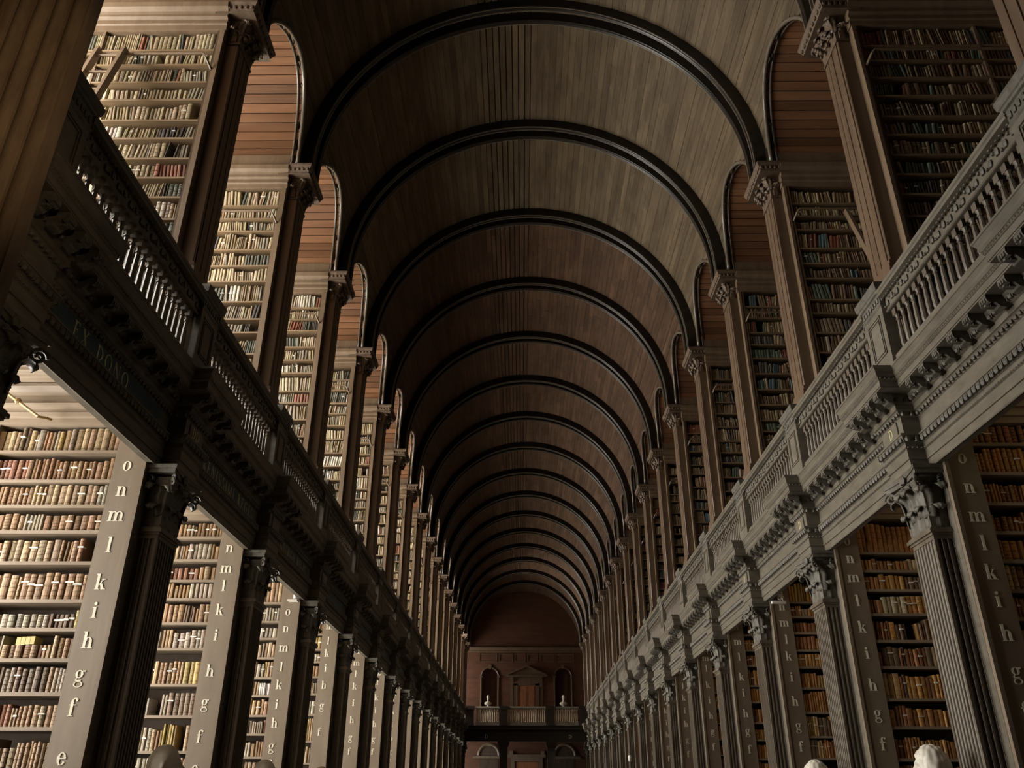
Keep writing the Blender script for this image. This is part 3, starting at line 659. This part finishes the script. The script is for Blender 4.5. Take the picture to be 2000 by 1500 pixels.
def shelf_books(s, k, lv, ri, name, z, gap, x0, yf, xmax):
    rr = random.Random(hash((s, k, lv == 'up', ri)) & 0xffffff); pal = PAL[lv, s]; x = x0+.012; idx = 0
    wts = [p[1]*rr.choice((.25, 1, 1, 2.2)) for p in pal]
    base = rr.uniform(.66, .9); same = None; left = 0; lean = 0
    while x < xmax:
        if left <= 0:
            left = rr.choice((1, 1, 2, 3, 5, 8)); same = rr.choices(pal, wts)[0]; th0 = rr.uniform(.028, .062) if lv == 'low' else rr.uniform(.02, .05)
            hh0 = min(.93, max(.5, base+rr.uniform(-.12, .1))); lean = rr.choice((0, 0, 0, .05, .12, -.1)) if lv == 'up' else rr.choice((0, 0, 0, .03))
            if rr.random() < (.05 if lv == 'up' else .02): x += rr.uniform(.03, .12)
        left -= 1
        th = th0*rr.uniform(.85, 1.15); hh = gap*min(.95, hh0*rr.uniform(.96, 1.04)); g = rr.uniform(.75, 1.2)
        if (s, k, lv, name) == (-1, 1, 'low', 'h') and 3.9 < x < 4.3: hh = min(hh, .105)
        c = tuple(min(.8, v*g*rr.uniform(.94, 1.06)) for v in same[0])
        idx += 1
        ALL.append(dict(s=s, k=k, lv=lv, row=name, ri=ri, x=x, th=th, h=hh, y=yc(k)+yf+rr.uniform(0, .02), z=z, c=c, kind=same[2], i=idx, lean=lean*hh, slip=(rr.random() < (.2 if lv == 'low' else .04)), sz=rr.uniform(.5, .66)))
        x += th*1.0+.0015
for s in (-1, 1):
    for k in range(K0+1, K1+1):
        vis = PER*3.9/yc(k)*1.35+.35
        if k < K1:
            L, sh = rows_of(s, k); nm = {round(z-.115, 3): c for c, z in L}
            for ri, z in enumerate(sh):
                if z < -.45: continue
                top = sh[ri-1]-.028 if ri else 2.97
                if top-z < .12: continue
                shelf_books(s, k, 'low', ri, nm.get(round(z, 3)), z, top-z, XP+.0, -YF+.03, min(XV-.05, XP+vis))
        sh = ush(s, k)
        for ri, z in enumerate(sh):
            if z < 4.3: continue
            top = sh[ri-1]-.024 if ri else 7.99
            shelf_books(s, k, 'up', ri, None, z, top-z, UXP+.0, -UF+.025, min(XV-.05, UXP+vis+(.4 if k == 1 else 0)))
# the 300 that show largest become single objects
score = []
for n, b in enumerate(ALL):
    if b['k'] > 3: continue
    X = b['s']*(b['x']+b['th']/2); zm = b['z']+b['h']/2
    p0 = px((X, b['y'], zm))
    if not p0 or not (4 < p0[0] < 1996 and 6 < p0[1] < 1494): continue
    v, zz = visible(b['s'], b['k'], b['lv'], X, b['y'], zm)
    if v < .02 or (b['lv'] == 'low' and zz > 2.56) or (b['lv'] == 'up' and zz < 4.46): continue
    if b['s'] < 0 and p0[0] < 195-p0[1]*.32: continue
    score.append((b['th']*b['h']/p0[2]**2, n))
score.sort(reverse=True); single = set(n for _, n in score[:300])
def book_unit(bands):
    b = MB(); lev = [0, .02]
    for i in range(bands): q = .15+.72*i/(bands-1); lev += [q-.014, q-.008, q+.008, q+.014]
    lev += [.98, 1]
    rings = []
    for j, z in enumerate(lev):
        bump = .035 if bands and any(abs(z-(.15+.72*i/(bands-1))) < .01 for i in range(bands)) else 0
        rings.append([(0, 1, z), (0, .06, z), (.12, .02-bump*.5, z), (.36, 0-bump, z), (.64, 0-bump, z), (.88, .02-bump*.5, z), (1, .06, z), (1, 1, z)])
    return b.loft(rings, True, True).mesh('book', BOOK1)
BU = [book_unit(4), book_unit(5), book_unit(3)]
slip_me = MB().box(-.04, 1.04, -.05, .2, 0, .055).mesh('paper_label', PAPER)
st, scol = MB(), []
TENS = {2: 'twenty', 3: 'thirty', 4: 'forty', 5: 'fifty', 6: 'sixty', 7: 'seventy', 8: 'eighty', 9: 'ninety'}
def ordw(i):
    if i == 1: return 'first'
    if i <= 20: return ORD[i-1]
    if i % 10 == 0: return TENS[i//10][:-1]+'ieth'
    return TENS[i//10]+'-'+('first' if i % 10 == 1 else ORD[i % 10-1])
for n, b in enumerate(ALL):
    s = b['s']; dp = .2 if b['lv'] == 'low' else .17; xl = b['x'] if s > 0 else -b['x']-b['th']
    if n in single:
        o = bpy.data.objects.new('book', BU[n % 3]); C.objects.link(o); o.location = (xl, b['y'], b['z']); o.scale = (b['th'], dp, b['h']); o.color = (*b['c'], 1)
        row = ('shelf '+b['row']) if b['row'] else ('top shelf' if b['ri'] == 0 else '%s shelf down' % ORD[b['ri']])
        tag(o, '%s book, %s outward along %s, %s %s %s bookcase' % (b['kind'], ordw(b['i']), row, ORD[b['k']], SIDE[s], 'lower' if b['lv'] == 'low' else 'gallery'), 'book', 'books on the nearer shelves')
        if b['slip']:
            q = bpy.data.objects.new('paper_label', slip_me); C.objects.link(q); q.parent = o; q.location = (0, 0, b['sz'])
        continue
    th, h, y, z, d = b['th'], b['h'], b['y'], b['z'], b['lean']
    a = [(0, dp), (0, .012), (.3*th, 0), (.7*th, 0), (th, .012), (th, dp)]
    st.add([(xl+u, y+v, z) for u, v in a]+[(xl+u+d, y+v, z+h) for u, v in a], [(i, i+1, i+7, i+6) for i in range(5)]+[(6, 7, 8, 9, 10, 11)])
    scol += [(*b['c'], 1)]*5+[(.34, .28, .2, 1)]
    if b['slip'] and b['k'] < 6:
        zz = z+h*b['sz']; dd = d*b['sz']; e = .006
        st.add([(xl+dd-.001, y-e, zz), (xl+th+dd+.001, y-e, zz), (xl+th+dd+.001, y-e, zz+.014), (xl+dd-.001, y-e, zz+.014), (xl+dd-.001, y+.02, zz), (xl+th+dd+.001, y+.02, zz), (xl+th+dd+.001, y+.02, zz+.014), (xl+dd-.001, y+.02, zz+.014)], [(0, 1, 2, 3), (4, 5, 1, 0), (3, 2, 6, 7), (4, 0, 3, 7), (1, 5, 6, 2)])
        scol += [(.7, .67, .6, 1)]*5
o = bpy.data.objects.new('books', st.mesh('books', BOOKS, cols=scol)); C.objects.link(o)
tag(o, 'rows of old leather and vellum books filling the remaining shelves', 'books', None, 'stuff')
for i in range(4):
    b = MB().box(-.017, .017, 0, .12, 0, .06); b.box(-.0175, .0175, -.002, .1, .015, .017); o = part('small_box', b.mesh('small_box', YELL), None, (-4.19+.037*i, yc(1)-YF+.045, .968+.107+.002*i))
    tag(o, 'small yellow box lying on the books of shelf h, %s from the left' % ('first' if i == 0 else ORD[i]), 'box', 'small yellow boxes on the left shelf')
print('BOOKS', len(ALL), len(single))
# ---------------------------------------------------------------- busts on plinths
def bust_mesh(kind):
    b = MB(); NU, NV = 64, 46; rings = []
    rr = random.Random(kind)
    ph = [rr.uniform(0, 6) for _ in range(6)]
    for j in range(NV+1):
        v = -PI/2+PI*j/NV; row = []
        for i in range(NU):
            u = 2*PI*i/NU-PI          # u=0 faces -y
            x = .086*math.cos(v)*math.sin(u); y = -.108*math.cos(v)*math.cos(u); z = .135*math.sin(v)
            front = max(0, math.cos(u))**2*math.cos(v)
            def G(du, dz, su, sz): return math.exp(-((u-du)/su)**2-((z-dz)/sz)**2)
            y -= .034*G(0, -.028, .17, .026)+.012*G(0, -.005, .12, .03)      # nose
            y += .016*(G(.36, .012, .17, .016)+G(-.36, .012, .17, .016))      # eye sockets
            y -= .009*(G(.36, .036, .3, .012)+G(-.36, .036, .3, .012))        # brows
            y += .007*G(0, -.062, .3, .006); y -= .007*G(0, -.073, .2, .01); y -= .016*G(0, -.108, .3, .02)   # mouth, lip, chin
            if z < -.03: x *= 1+.9*(z+.03)
            hair = (1 if math.cos(u) < .35 else 0) if kind == 0 else (1 if (math.cos(u) < .55 or z > .065) else 0)
            if hair and z > -.09:
                q = 1+((.02 if kind == 0 else .1)+(.01 if kind == 0 else .028)*(math.sin(150*x+ph[0]+40*z)*math.sin(140*y+ph[1])+.6*math.sin(120*z+ph[2]+60*x))); x *= q; y *= q; z *= q if kind else 1
            e = G(PI/2, 0, .16, .03)+G(-PI/2, 0, .16, .03); x *= 1+.14*e
            row.append((x, y, z))
        rings.append(row)
    b.loft(rings, True, True)
    b.v = [(x, y, z+.50) for x, y, z in b.v]
    neck = [(.066, .062, .4), (.058, .056, .34), (.062, .06, .29), (.1, .075, .255), (.17, .1, .235), (.215, .112, .2), (.222, .115, .15), (.2, .105, .1), (.15, .09, .06), (.1, .075, .045), (.075, .07, .04)]
    b.loft([[(rx*math.cos(2*PI*i/20), ry*math.sin(2*PI*i/20)+.012, z) for i in range(20)] for rx, ry, z in neck], True, True)
    b.lathe([(.095, -.02), (.095, .0), (.075, .012), (.06, .03), (.075, .045)], 16)
    return b.mesh('bust', MARB, 1, True)
BM = [bust_mesh(0), bust_mesh(1)]
pl = MB(); rg = []
for z, r_ in ((FLOOR, .24), (FLOOR+.12, .24), (FLOOR+.14, .2), (FLOOR+.2, .19), (-.52, .15), (-.46, .16), (-.44, .19), (-.385, .19)): rg.append([(-r_, -r_, z), (r_, -r_, z), (r_, r_, z), (-r_, r_, z)])
plm = pl.loft(rg, True, True).mesh('plinth', OAK)
hd = {(-1, 1): ('bald white marble bust facing the nave, nearest on the left', 0, .62), (1, 1): ('curly-haired white marble bust, nearest on the right', 1, .64)}
for s in (-1, 1):
    for k in range(1, 6):
        lab, kd, _ = hd.get((s, k), ('white marble bust before the %s %s pilaster' % (ORD[k], SIDE[s]), (k+(s > 0)) % 2, 0))
        x = s*2.97; y = yc(k)-.02
        o = part('bust', BM[kd], None, (x, y, -.365+(.1 if (s, k) == (1, 3) else .0)+.03), PI/2*s*-1+(.35 if s < 0 else -.25)*1)
        tag(o, lab, 'bust', 'marble busts along the lower bookcases')
        o.scale = (1.15, 1.15, 1.15); o.location.z = -.385+.023
        p = part('plinth', plm, None, (x, y, 0)); tag(p, 'tapered oak plinth under the bust at the %s %s pilaster' % (ORD[k], SIDE[s]), 'plinth', 'plinths of the busts')
# ---------------------------------------------------------------- fluted pier beside the viewer
PX, PY, hx, hy = -2.635, 2.745, .395, .04
def reeds(n):      # rounded reeds parted by narrow grooves, seen along x
    out = []; p = 2*hx/n
    for i in range(n):
        x = -hx+i*p
        for j in range(9):
            t = j/8; out.append((x+p*(.09+.82*t), -hy-.026*math.sin(PI*t)**.8))
        if i < n-1: out += [(x+p*.97, -hy+.02), (x+p*1.03, -hy+.02)]
    return out
front = [(-hx, -hy)]+reeds(9)+[(hx, -hy)]
poly = front+[(-x, -y) for x, y in front]
r = root('fluted_pier', 'tall fluted wooden pier close to the viewer at upper left', 'pier', (PX, PY, FLOOR))
part('shaft', MB().prism(poly, 'z', FLOOR+.3, 4.9).mesh('shaft', PIER), r, (PX, PY, 0))
q = MB().box(-hx-.06, hx+.06, -hy-.06, hy+.06, FLOOR, FLOOR+.2); q.box(-hx-.03, hx+.03, -hy-.03, hy+.03, FLOOR+.2, FLOOR+.3); part('base', q.mesh('base', PIER), r, (PX, PY, 0))
q = MB().loft([[(-hx-e, -hy-e, z), (hx+e, -hy-e, z), (hx+e, hy+e, z), (-hx-e, hy+e, z)] for z, e in ((4.9, .02), (4.95, .04), (5.0, .0), (5.3, .02), (5.45, .1), (5.55, .12))], True, True); part('capital', q.mesh('capital', PIER), r, (PX, PY, 0))
# ---------------------------------------------------------------- ladders, lamps, rods
def ladder(name, label, p0, p1, wd, n, mt):
    """rails from p0 (foot) to p1 (head), side by side along x"""
    p0, p1 = Vector(p0), Vector(p1); r = root(name, label, 'ladder', p0)
    for sx in (-1, 1):
        b = MB(); d = Vector((sx*wd/2, 0, 0)); q = [Vector(v) for v in ((-.02, -.045, 0), (.02, -.045, 0), (.02, .045, 0), (-.02, .045, 0))]
        b.loft([[a+d for a in q], [a+d+(p1-p0) for a in q]], True, True); part('rail', b.mesh('rail', mt), r, p0)
    for i in range(n):
        c = (p1-p0)*((i+.6)/n); b = MB().tube([c-Vector((wd/2, 0, 0)), c+Vector((wd/2, 0, 0))], .017, 6); part('rung', b.mesh('rung', mt), r, p0)
ladder('ladder', 'pale wooden ladder leaning on the nearest left gallery shelves', (-5.05, yc(1)-1.15, 3.465), (-4.80, yc(1)-.43, 7.56), .3, 13, UCASE)
ladder('ladder', 'pale wooden ladder leaning behind the second right gallery pilaster', (5.05, yc(2)-1.2, 3.465), (4.55, yc(2)-.43, 7.45), .3, 13, UCASE)
def lamp_bar(loc, label, ln):
    r = root('picture_lamp', label, 'lamp', loc); x, y, z = loc
    part('shade', MB().prism([(-.03, 0), (.03, 0), (.022, .035), (-.022, .035)], 'x', -ln/2, ln/2).mesh('shade', METW), r, loc)
    part('arm', MB().tube([(ln/2-.03, 0, .03), (ln/2-.03, .04, .1), (ln/2-.03, .12, .12)], .008, 6).mesh('arm', METW), r, loc)
    part('wall_plate', MB().tube([(ln/2-.03, .1, .12), (ln/2-.03, .14, .12)], .045, 12).mesh('wall_plate', METW), r, loc)
lamp_bar((3.53, yc(3)-YF-.14, 2.53), 'white bar lamp over the letters of the fourth right bookcase', .2)
r = root('spot_lamp', 'small white spot lamp on the fourth left bookcase end', 'lamp', (-3.53, yc(3)-YF-.1, 2.6))
part('head', MB().lathe([(.03, -.05), (.034, .05), (.026, .06)], 12).mesh('head', METW), r, (-3.5, yc(3)-YF-.1, 2.65)); part('arm', MB().box(-.08, .06, -.02, .1, -.01, .01).mesh('arm', METW), r, (-3.53, yc(3)-YF-.1, 2.58))
b = MB().lathe([(.0, -.09), (.05, -.085), (.055, .05), (.04, .085), (0, .09)], 12); o = part('wall_lamp', b.mesh('wall_lamp', METW, 1, True), None, (3.17, yc(8)+1.65, 1.12)); tag(o, 'small white cylinder lamp far down the right side', 'lamp')
r = root('brass_rod', 'slanting brass rod with joint in the nearest left alcove', 'rod', (-4.41, yc(1)-.5, 2.97))
part('rod', MB().tube([(-.62, 0, .42), (0, 0, 0)], .014, 8).mesh('rod', BRASS), r, (-4.41, yc(1)-.5, 2.97)); part('joint', MB().egg((-.22, 0, .15), .03, .03, .03, 8, 5).mesh('joint', BRASS), r, (-4.41, yc(1)-.5, 2.97)); part('hook', MB().tube([(0, 0, 0), (.04, .05, .01), (.06, .1, .015)], .012, 6).mesh('hook', BRASS), r, (-4.41, yc(1)-.5, 2.97))
def fill_bulb(loc, watt, col, rad=.04):
    ld = bpy.data.lights.new('fill_bulb', 'POINT'); ld.energy = watt; ld.color = col; ld.shadow_soft_size = rad
    o = bpy.data.objects.new('fill_bulb', ld); C.objects.link(o); o.location = loc; return o
lm = MB().lathe([(.03, .1), (.03, .05), (.11, .02), (.13, -.03), (.12, -.03), (.1, .01)], 14, cap=False).mesh('shade', BRASS, 1, True)
for k in range(0, 10):      # unseen warm lamps added in the right alcoves to light the books
    loc = (5.1, yc(k)+PER/2-.1, 3.26); r = root('added_alcove_lamp', 'added brass fill lamp under the gallery floor in the %s right alcove' % ORD[k], 'lamp', loc, 'added alcove fill lamps'); part('shade', lm, r, loc)
    b_ = fill_bulb((loc[0], loc[1], loc[2]-.06), ALCOVE_FILL, (1, .72, .38)); b_.parent = r; b_.location = (0, 0, -.06)
loc = (.75, YN+.1, 1.5); r = root('spot_lamp', 'added unseen spot lamp on the near wall brightening the fluted pier', 'lamp', loc)  # lamp behind the viewer, added only to brighten the pier
part('head', MB().lathe([(.05, -.08), (.06, .08), (.05, .08)], 12, cap=False).mesh('head', METW), r, loc); part('arm', MB().box(-.02, .02, -.1, .0, -.02, .02).mesh('arm', METW), r, loc)
ld = bpy.data.lights.new('pier_fill_beam', 'SPOT'); ld.energy = PIER_FILL; ld.color = (1, .74, .46); ld.spot_size = math.radians(25); ld.spot_blend = .9; ld.shadow_soft_size = .05
q = bpy.data.objects.new('pier_fill_beam', ld); C.objects.link(q); q.parent = r; q.location = (0, .1, .05)
q.rotation_euler = (Vector((-3.0, 2.7, 2.85))-Vector((loc[0], loc[1]+.1, loc[2]+.05))).to_track_quat('-Z', 'Y').to_euler()
# ---------------------------------------------------------------- far end: wall, niches, doors, balcony
CX = .1
def arch_poly(x0, x1, zs, ztop, cx, hw, n=12):
    return [(x0, zs), (cx-hw, zs)]+[(cx-hw*math.cos(PI*i/n), zs+hw*math.sin(PI*i/n)) for i in range(1, n)]+[(cx+hw, zs), (x1, zs), (x1, ztop), (x0, ztop)]
we = MB(); HW = .5; NX = (CX-2.3, CX+2.3)
we.box(-XO, XO, YE, YE+.2, FLOOR, 4.7); we.box(-XO, XO, YE, YE+.2, 7.9, 12.4)
xs = [-XO, NX[0]-HW, NX[0]+HW, NX[1]-HW, NX[1]+HW, XO]
for i in (0, 2, 4): we.box(xs[i], xs[i+1], YE, YE+.2, 4.7, 7.9)
for cx in NX: we.prism(arch_poly(cx-HW, cx+HW, 6.85, 7.9, cx, HW), 'y', YE, YE+.2)
we.box(-XO, XO, YE+.75, YE+.8, 4, 8.2)
struct('wall_end', we, ENDW, 'reddish panelled wall closing the far end', 'wall')
for n_, cx in enumerate(NX):
    r = root('trim_niche', 'round-headed niche with moulded frame, far end %s' % ('left' if n_ == 0 else 'right'), 'niche', (cx, YE, 4.7), 'niches of the far wall', 'structure')
    b = MB(); rg = [[(cx-HW*math.cos(PI*i/10), YE+.2+.5*math.sin(PI*i/10), z) for i in range(11)] for z in (4.7, 6.85)]
    for j in range(1, 6):
        a = PI/2*j/6; rg.append([(cx-HW*math.cos(a)*math.cos(PI*i/10), YE+.2+.5*math.cos(a)*math.sin(PI*i/10), 6.85+HW*math.sin(a)) for i in range(11)])
    part('niche_hollow', b.loft(rg).mesh('niche_hollow', ENDW, 1, True), r, (0, 0, 0))
    pts = [(cx-HW-.04, YE-.03, 4.7)]+[(cx-(HW+.04)*math.cos(PI*i/14), YE-.03, 6.85+(HW+.04)*math.sin(PI*i/14)) for i in range(15)]+[(cx+HW+.04, YE-.03, 4.7)]
    part('frame', MB().tube(pts, .05, 6).mesh('frame', MAHO), r, (0, 0, 0)); part('keystone', MB().prism([(cx-.07, 7.3), (cx+.07, 7.3), (cx+.1, 7.56), (cx-.1, 7.56)], 'y', YE-.09, YE).mesh('keystone', MAHO), r, (0, 0, 0))
    for sx in (-1, 1): part('impost', MB().box(cx+sx*(HW+.05)-.09, cx+sx*(HW+.05)+.09, YE-.09, YE, 6.78, 6.88).mesh('impost', MAHO), r, (0, 0, 0))
    o = part('bust', BM[n_], None, (cx-.05, YE-.9, 5.0)); o.scale = (1.05, 1, 1.05); tag(o, 'white marble bust in front of the far %s niche' % ('left' if n_ == 0 else 'right'), 'bust', 'busts at the far end')
    b = MB().box(-.25, .25, -.2, .2, 3.5, 3.7); b.box(-.2, .2, -.16, .16, 3.7, 4.9); b.box(-.24, .24, -.19, .19, 4.9, 4.98); o = part('plinth', b.mesh('plinth', OAK), None, (cx-.05, YE-.9, 0)); tag(o, 'dark plinth under the far %s bust' % ('left' if n_ == 0 else 'right'), 'plinth', 'plinths of the far busts')
struct('trim_far_cornice', MB().prism([(YE, 8.3), (YE-.06, 8.3), (YE-.08, 8.4), (YE-.05, 8.42), (YE-.14, 8.52), (YE-.16, 8.6), (YE, 8.6)], 'x', -3.6, 3.6), MAHO, 'moulded cornice across the far wall under the lunette', 'cornice')
def frame_rect(b, x0, x1, z0, z1, t, y0, y1):
    b.box(x0, x1, y0, y1, z0, z0+t); b.box(x0, x1, y0, y1, z1-t, z1); b.box(x0, x0+t, y0, y1, z0+t, z1-t); b.box(x1-t, x1, y0, y1, z0+t, z1-t)
r = root('trim_panelling', 'raised wall panels above the far doorway', 'panelling', (0, YE, 7.5), None, 'structure')
for x0, x1 in ((-2.9, -1.75), (-1.65, -.75), (-.65, .05), (.15, .85), (.95, 1.85), (1.95, 3.1)):
    b = MB(); frame_rect(b, x0, x1, 7.72, 8.22, .05, YE-.035, YE); part('panel_frame', b.mesh('panel_frame', MAHO), r, (0, 0, 0))
r = root('door_1', 'panelled brown door under a triangular pediment, far gallery', 'door', (CX, YE, 3.5), None, 'structure')
Yd = YE-.03
b = MB().box(CX-.52, CX+.52, YE-.04, YE, 3.5, 6.3); lf = part('door_leaf', b.mesh('door_leaf', DOORM), r, (0, 0, 0))
for z0, z1 in ((3.6, 4.4), (4.5, 5.3), (5.37, 5.95), (6.0, 6.25)):
    for x0, x1 in ((CX-.47, CX-.03), (CX+.03, CX+.47)):
        b = MB().box(x0+.05, x1-.05, YE-.055, YE-.04, z0+.04, z1-.04); frame_rect(b, x0, x1, z0, z1, .025, YE-.07, YE-.04); part('door_panel', b.mesh('door_panel', DOORM), lf, (0, 0, 0))
b = MB()
for sx in (-1, 1): b.box(CX+sx*.66-.12, CX+sx*.66+.12, YE-.1, YE, 3.5, 6.42); b.box(CX+sx*.92-.1, CX+sx*.92+.1, YE-.06, YE, 3.5, 6.9)
b.box(CX-.78, CX+.78, YE-.1, YE, 6.3, 6.5); b.box(CX-1.02, CX+1.02, YE-.08, YE, 6.5, 6.8)
part('door_frame', b.mesh('door_frame', MAHO), r, (0, 0, 0))
for sx in (-1, 1): part('console', MB().prism([(YE, 6.2), (YE-.08, 6.22), (YE-.12, 6.35), (YE-.1, 6.5), (YE-.2, 6.66), (YE-.22, 6.8), (YE, 6.8)], 'x', CX+sx*.9-.09, CX+sx*.9+.09).mesh('console', MAHO), r, (0, 0, 0))
b = MB().box(CX-1.3, CX+1.3, YE-.26, YE, 6.8, 6.9); b.prism([(CX-1.3, 6.9), (CX+1.3, 6.9), (CX, 7.48)], 'y', YE-.14, YE)
b.prism([(CX-1.36, 6.9), (CX-1.2, 6.9), (CX, 7.4), (CX+1.2, 6.9), (CX+1.36, 6.9), (CX, 7.52)], 'y', YE-.28, YE-.1); part('pediment', b.mesh('pediment', MAHO), r, (0, 0, 0))
# under the balcony
r = root('door_2', 'dim lower doorway beneath the far balcony', 'door', (CX, YE, FLOOR), None, 'structure')
part('door_leaf', MB().box(CX-.7, CX+.7, YE-.04, YE, FLOOR, 1.95).mesh('door_leaf', DOORM), r, (0, 0, 0))
b = MB(); frame_rect(b, CX-.95, CX+.95, FLOOR, 2.2, .22, YE-.12, YE); b.box(CX-1.15, CX+1.15, YE-.2, YE, 2.2, 2.36); part('door_frame', b.mesh('door_frame', STALL), r, (0, 0, 0))
for sx in (-1, 1): part('console', MB().box(CX+sx*.95-.12, CX+sx*.95+.12, YE-.18, YE, 2.36, 2.55).mesh('console', STALL), r, (0, 0, 0))
for n_, cx in enumerate(NX):
    r = root('trim_arch', 'dim round arch on the lower far wall, %s' % ('left' if n_ == 0 else 'right'), 'arch', (cx, YE, FLOOR), 'lower arches of the far wall', 'structure')
    pts = [(cx-.62*math.cos(PI*i/14), YE-.05, 2.3+.62*math.sin(PI*i/14)) for i in range(15)]
    part('archivolt', MB().tube(pts, .09, 6).mesh('archivolt', STALL), r, (0, 0, 0)); part('impost_band', MB().box(cx-.95, cx+.95, YE-.12, YE, 2.14, 2.26).mesh('impost_band', STALL), r, (0, 0, 0))
    part('arch_hollow', MB().prism([(cx-.55, FLOOR), (cx+.55, FLOOR)]+[(cx+.55*math.cos(PI*i/12), 2.26+.55*math.sin(PI*i/12)) for i in range(13)], 'y', YE-.03, YE-.01).mesh('arch_hollow', BACK), r, (0, 0, 0))
YBc = 48.2
r = root('balcony', 'dark balcony crossing the far end of the hall', 'balcony', (CX, YBc, 2.7), None, 'structure')
prof = [(YBc+.35, 2.72), (YBc+.1, 2.72), (YBc+.08, 3.0), (YBc+.1, 3.02), (YBc+.1, 3.2), (YBc+.02, 3.28), (YBc-.1, 3.3), (YBc-.1, 3.4), (YBc-.16, 3.48), (YBc+.35, 3.5)]
part('beam', MB().prism(prof, 'x', -3.2, 3.2).mesh('beam', RIB), r, (0, 0, 0)); part('balcony_floor', MB().box(-3.3, 3.3, YBc+.3, YE, 3.3, 3.48).mesh('balcony_floor', SHELF), r, (0, 0, 0))
for x, c in ((CX-2.2, 'D'), (CX+2.3, 'D')): part('letter', glyph(c, .2, 'front', GOLD), r, (x, YBc+.075, 2.86))
r = root('balcony_balustrade', 'balustrade of pale balusters on the far balcony', 'balustrade', (CX, YBc, 3.5))
fb = MB().lathe([(.045, 0), (.045, .04), (.03, .06), (.05, .2), (.055, .3), (.035, .45), (.025, .52), (.04, .56), (.045, .6), (.045, .66)], 8).mesh('baluster', FBAL, 1, True)
for x0, x1, n_ in ((-2.66, -1.42, 13), (-.95, 1.1, 20), (1.55, 2.85, 13)):
    part('handrail', MB().prism([(YBc-.09, 4.33), (YBc-.11, 4.38), (YBc-.08, 4.46), (YBc+.08, 4.46), (YBc+.11, 4.38), (YBc+.09, 4.33)], 'x', x0-.02, x1+.02).mesh('handrail', OAK), r, (0, 0, 0))
    part('bottom_rail', MB().box(x0-.02, x1+.02, YBc-.09, YBc+.09, 3.5, 3.67).mesh('bottom_rail', OAK), r, (0, 0, 0))
    for i in range(n_): part('baluster', fb, r, (x0+(i+.5)*(x1-x0)/n_, YBc, 3.67))
for x in (-3.0, -1.18, 1.33, 3.15):
    o = part('pedestal', MB().box(-.2, .2, -.12, .12, 3.5, 4.3).box(-.24, .24, -.15, .15, 4.3, 4.48).box(-.22, .22, -.14, .14, 3.5, 3.62).mesh('pedestal', RIB), r, (x, YBc, 0))
for n_, x in enumerate((CX-1.28, CX+1.28)):
    r = root('balcony_column', 'dark fluted column under the far balcony, %s' % ('left' if n_ == 0 else 'right'), 'column', (x, YBc+.25, FLOOR), 'columns under the far balcony')
    part('shaft', fluted(-.2, .2, .2, FLOOR+.3, 2.2, 5, 5, 1, RIB), r, (x, YBc+.25, 0)); part('base', MB().box(-.26, .26, -.26, .26, FLOOR, FLOOR+.3).mesh('base', RIB), r, (x, YBc+.25, 0))
    part('capital', MB().loft([[(-e, -e, z), (e, -e, z), (e, e, z), (-e, e, z)] for z, e in ((2.23, .21), (2.4, .22), (2.6, .3), (2.72, .32))], True, True).mesh('capital', RIB), r, (x, YBc+.25, 0))
print('OBJECTS', len(bpy.data.objects))
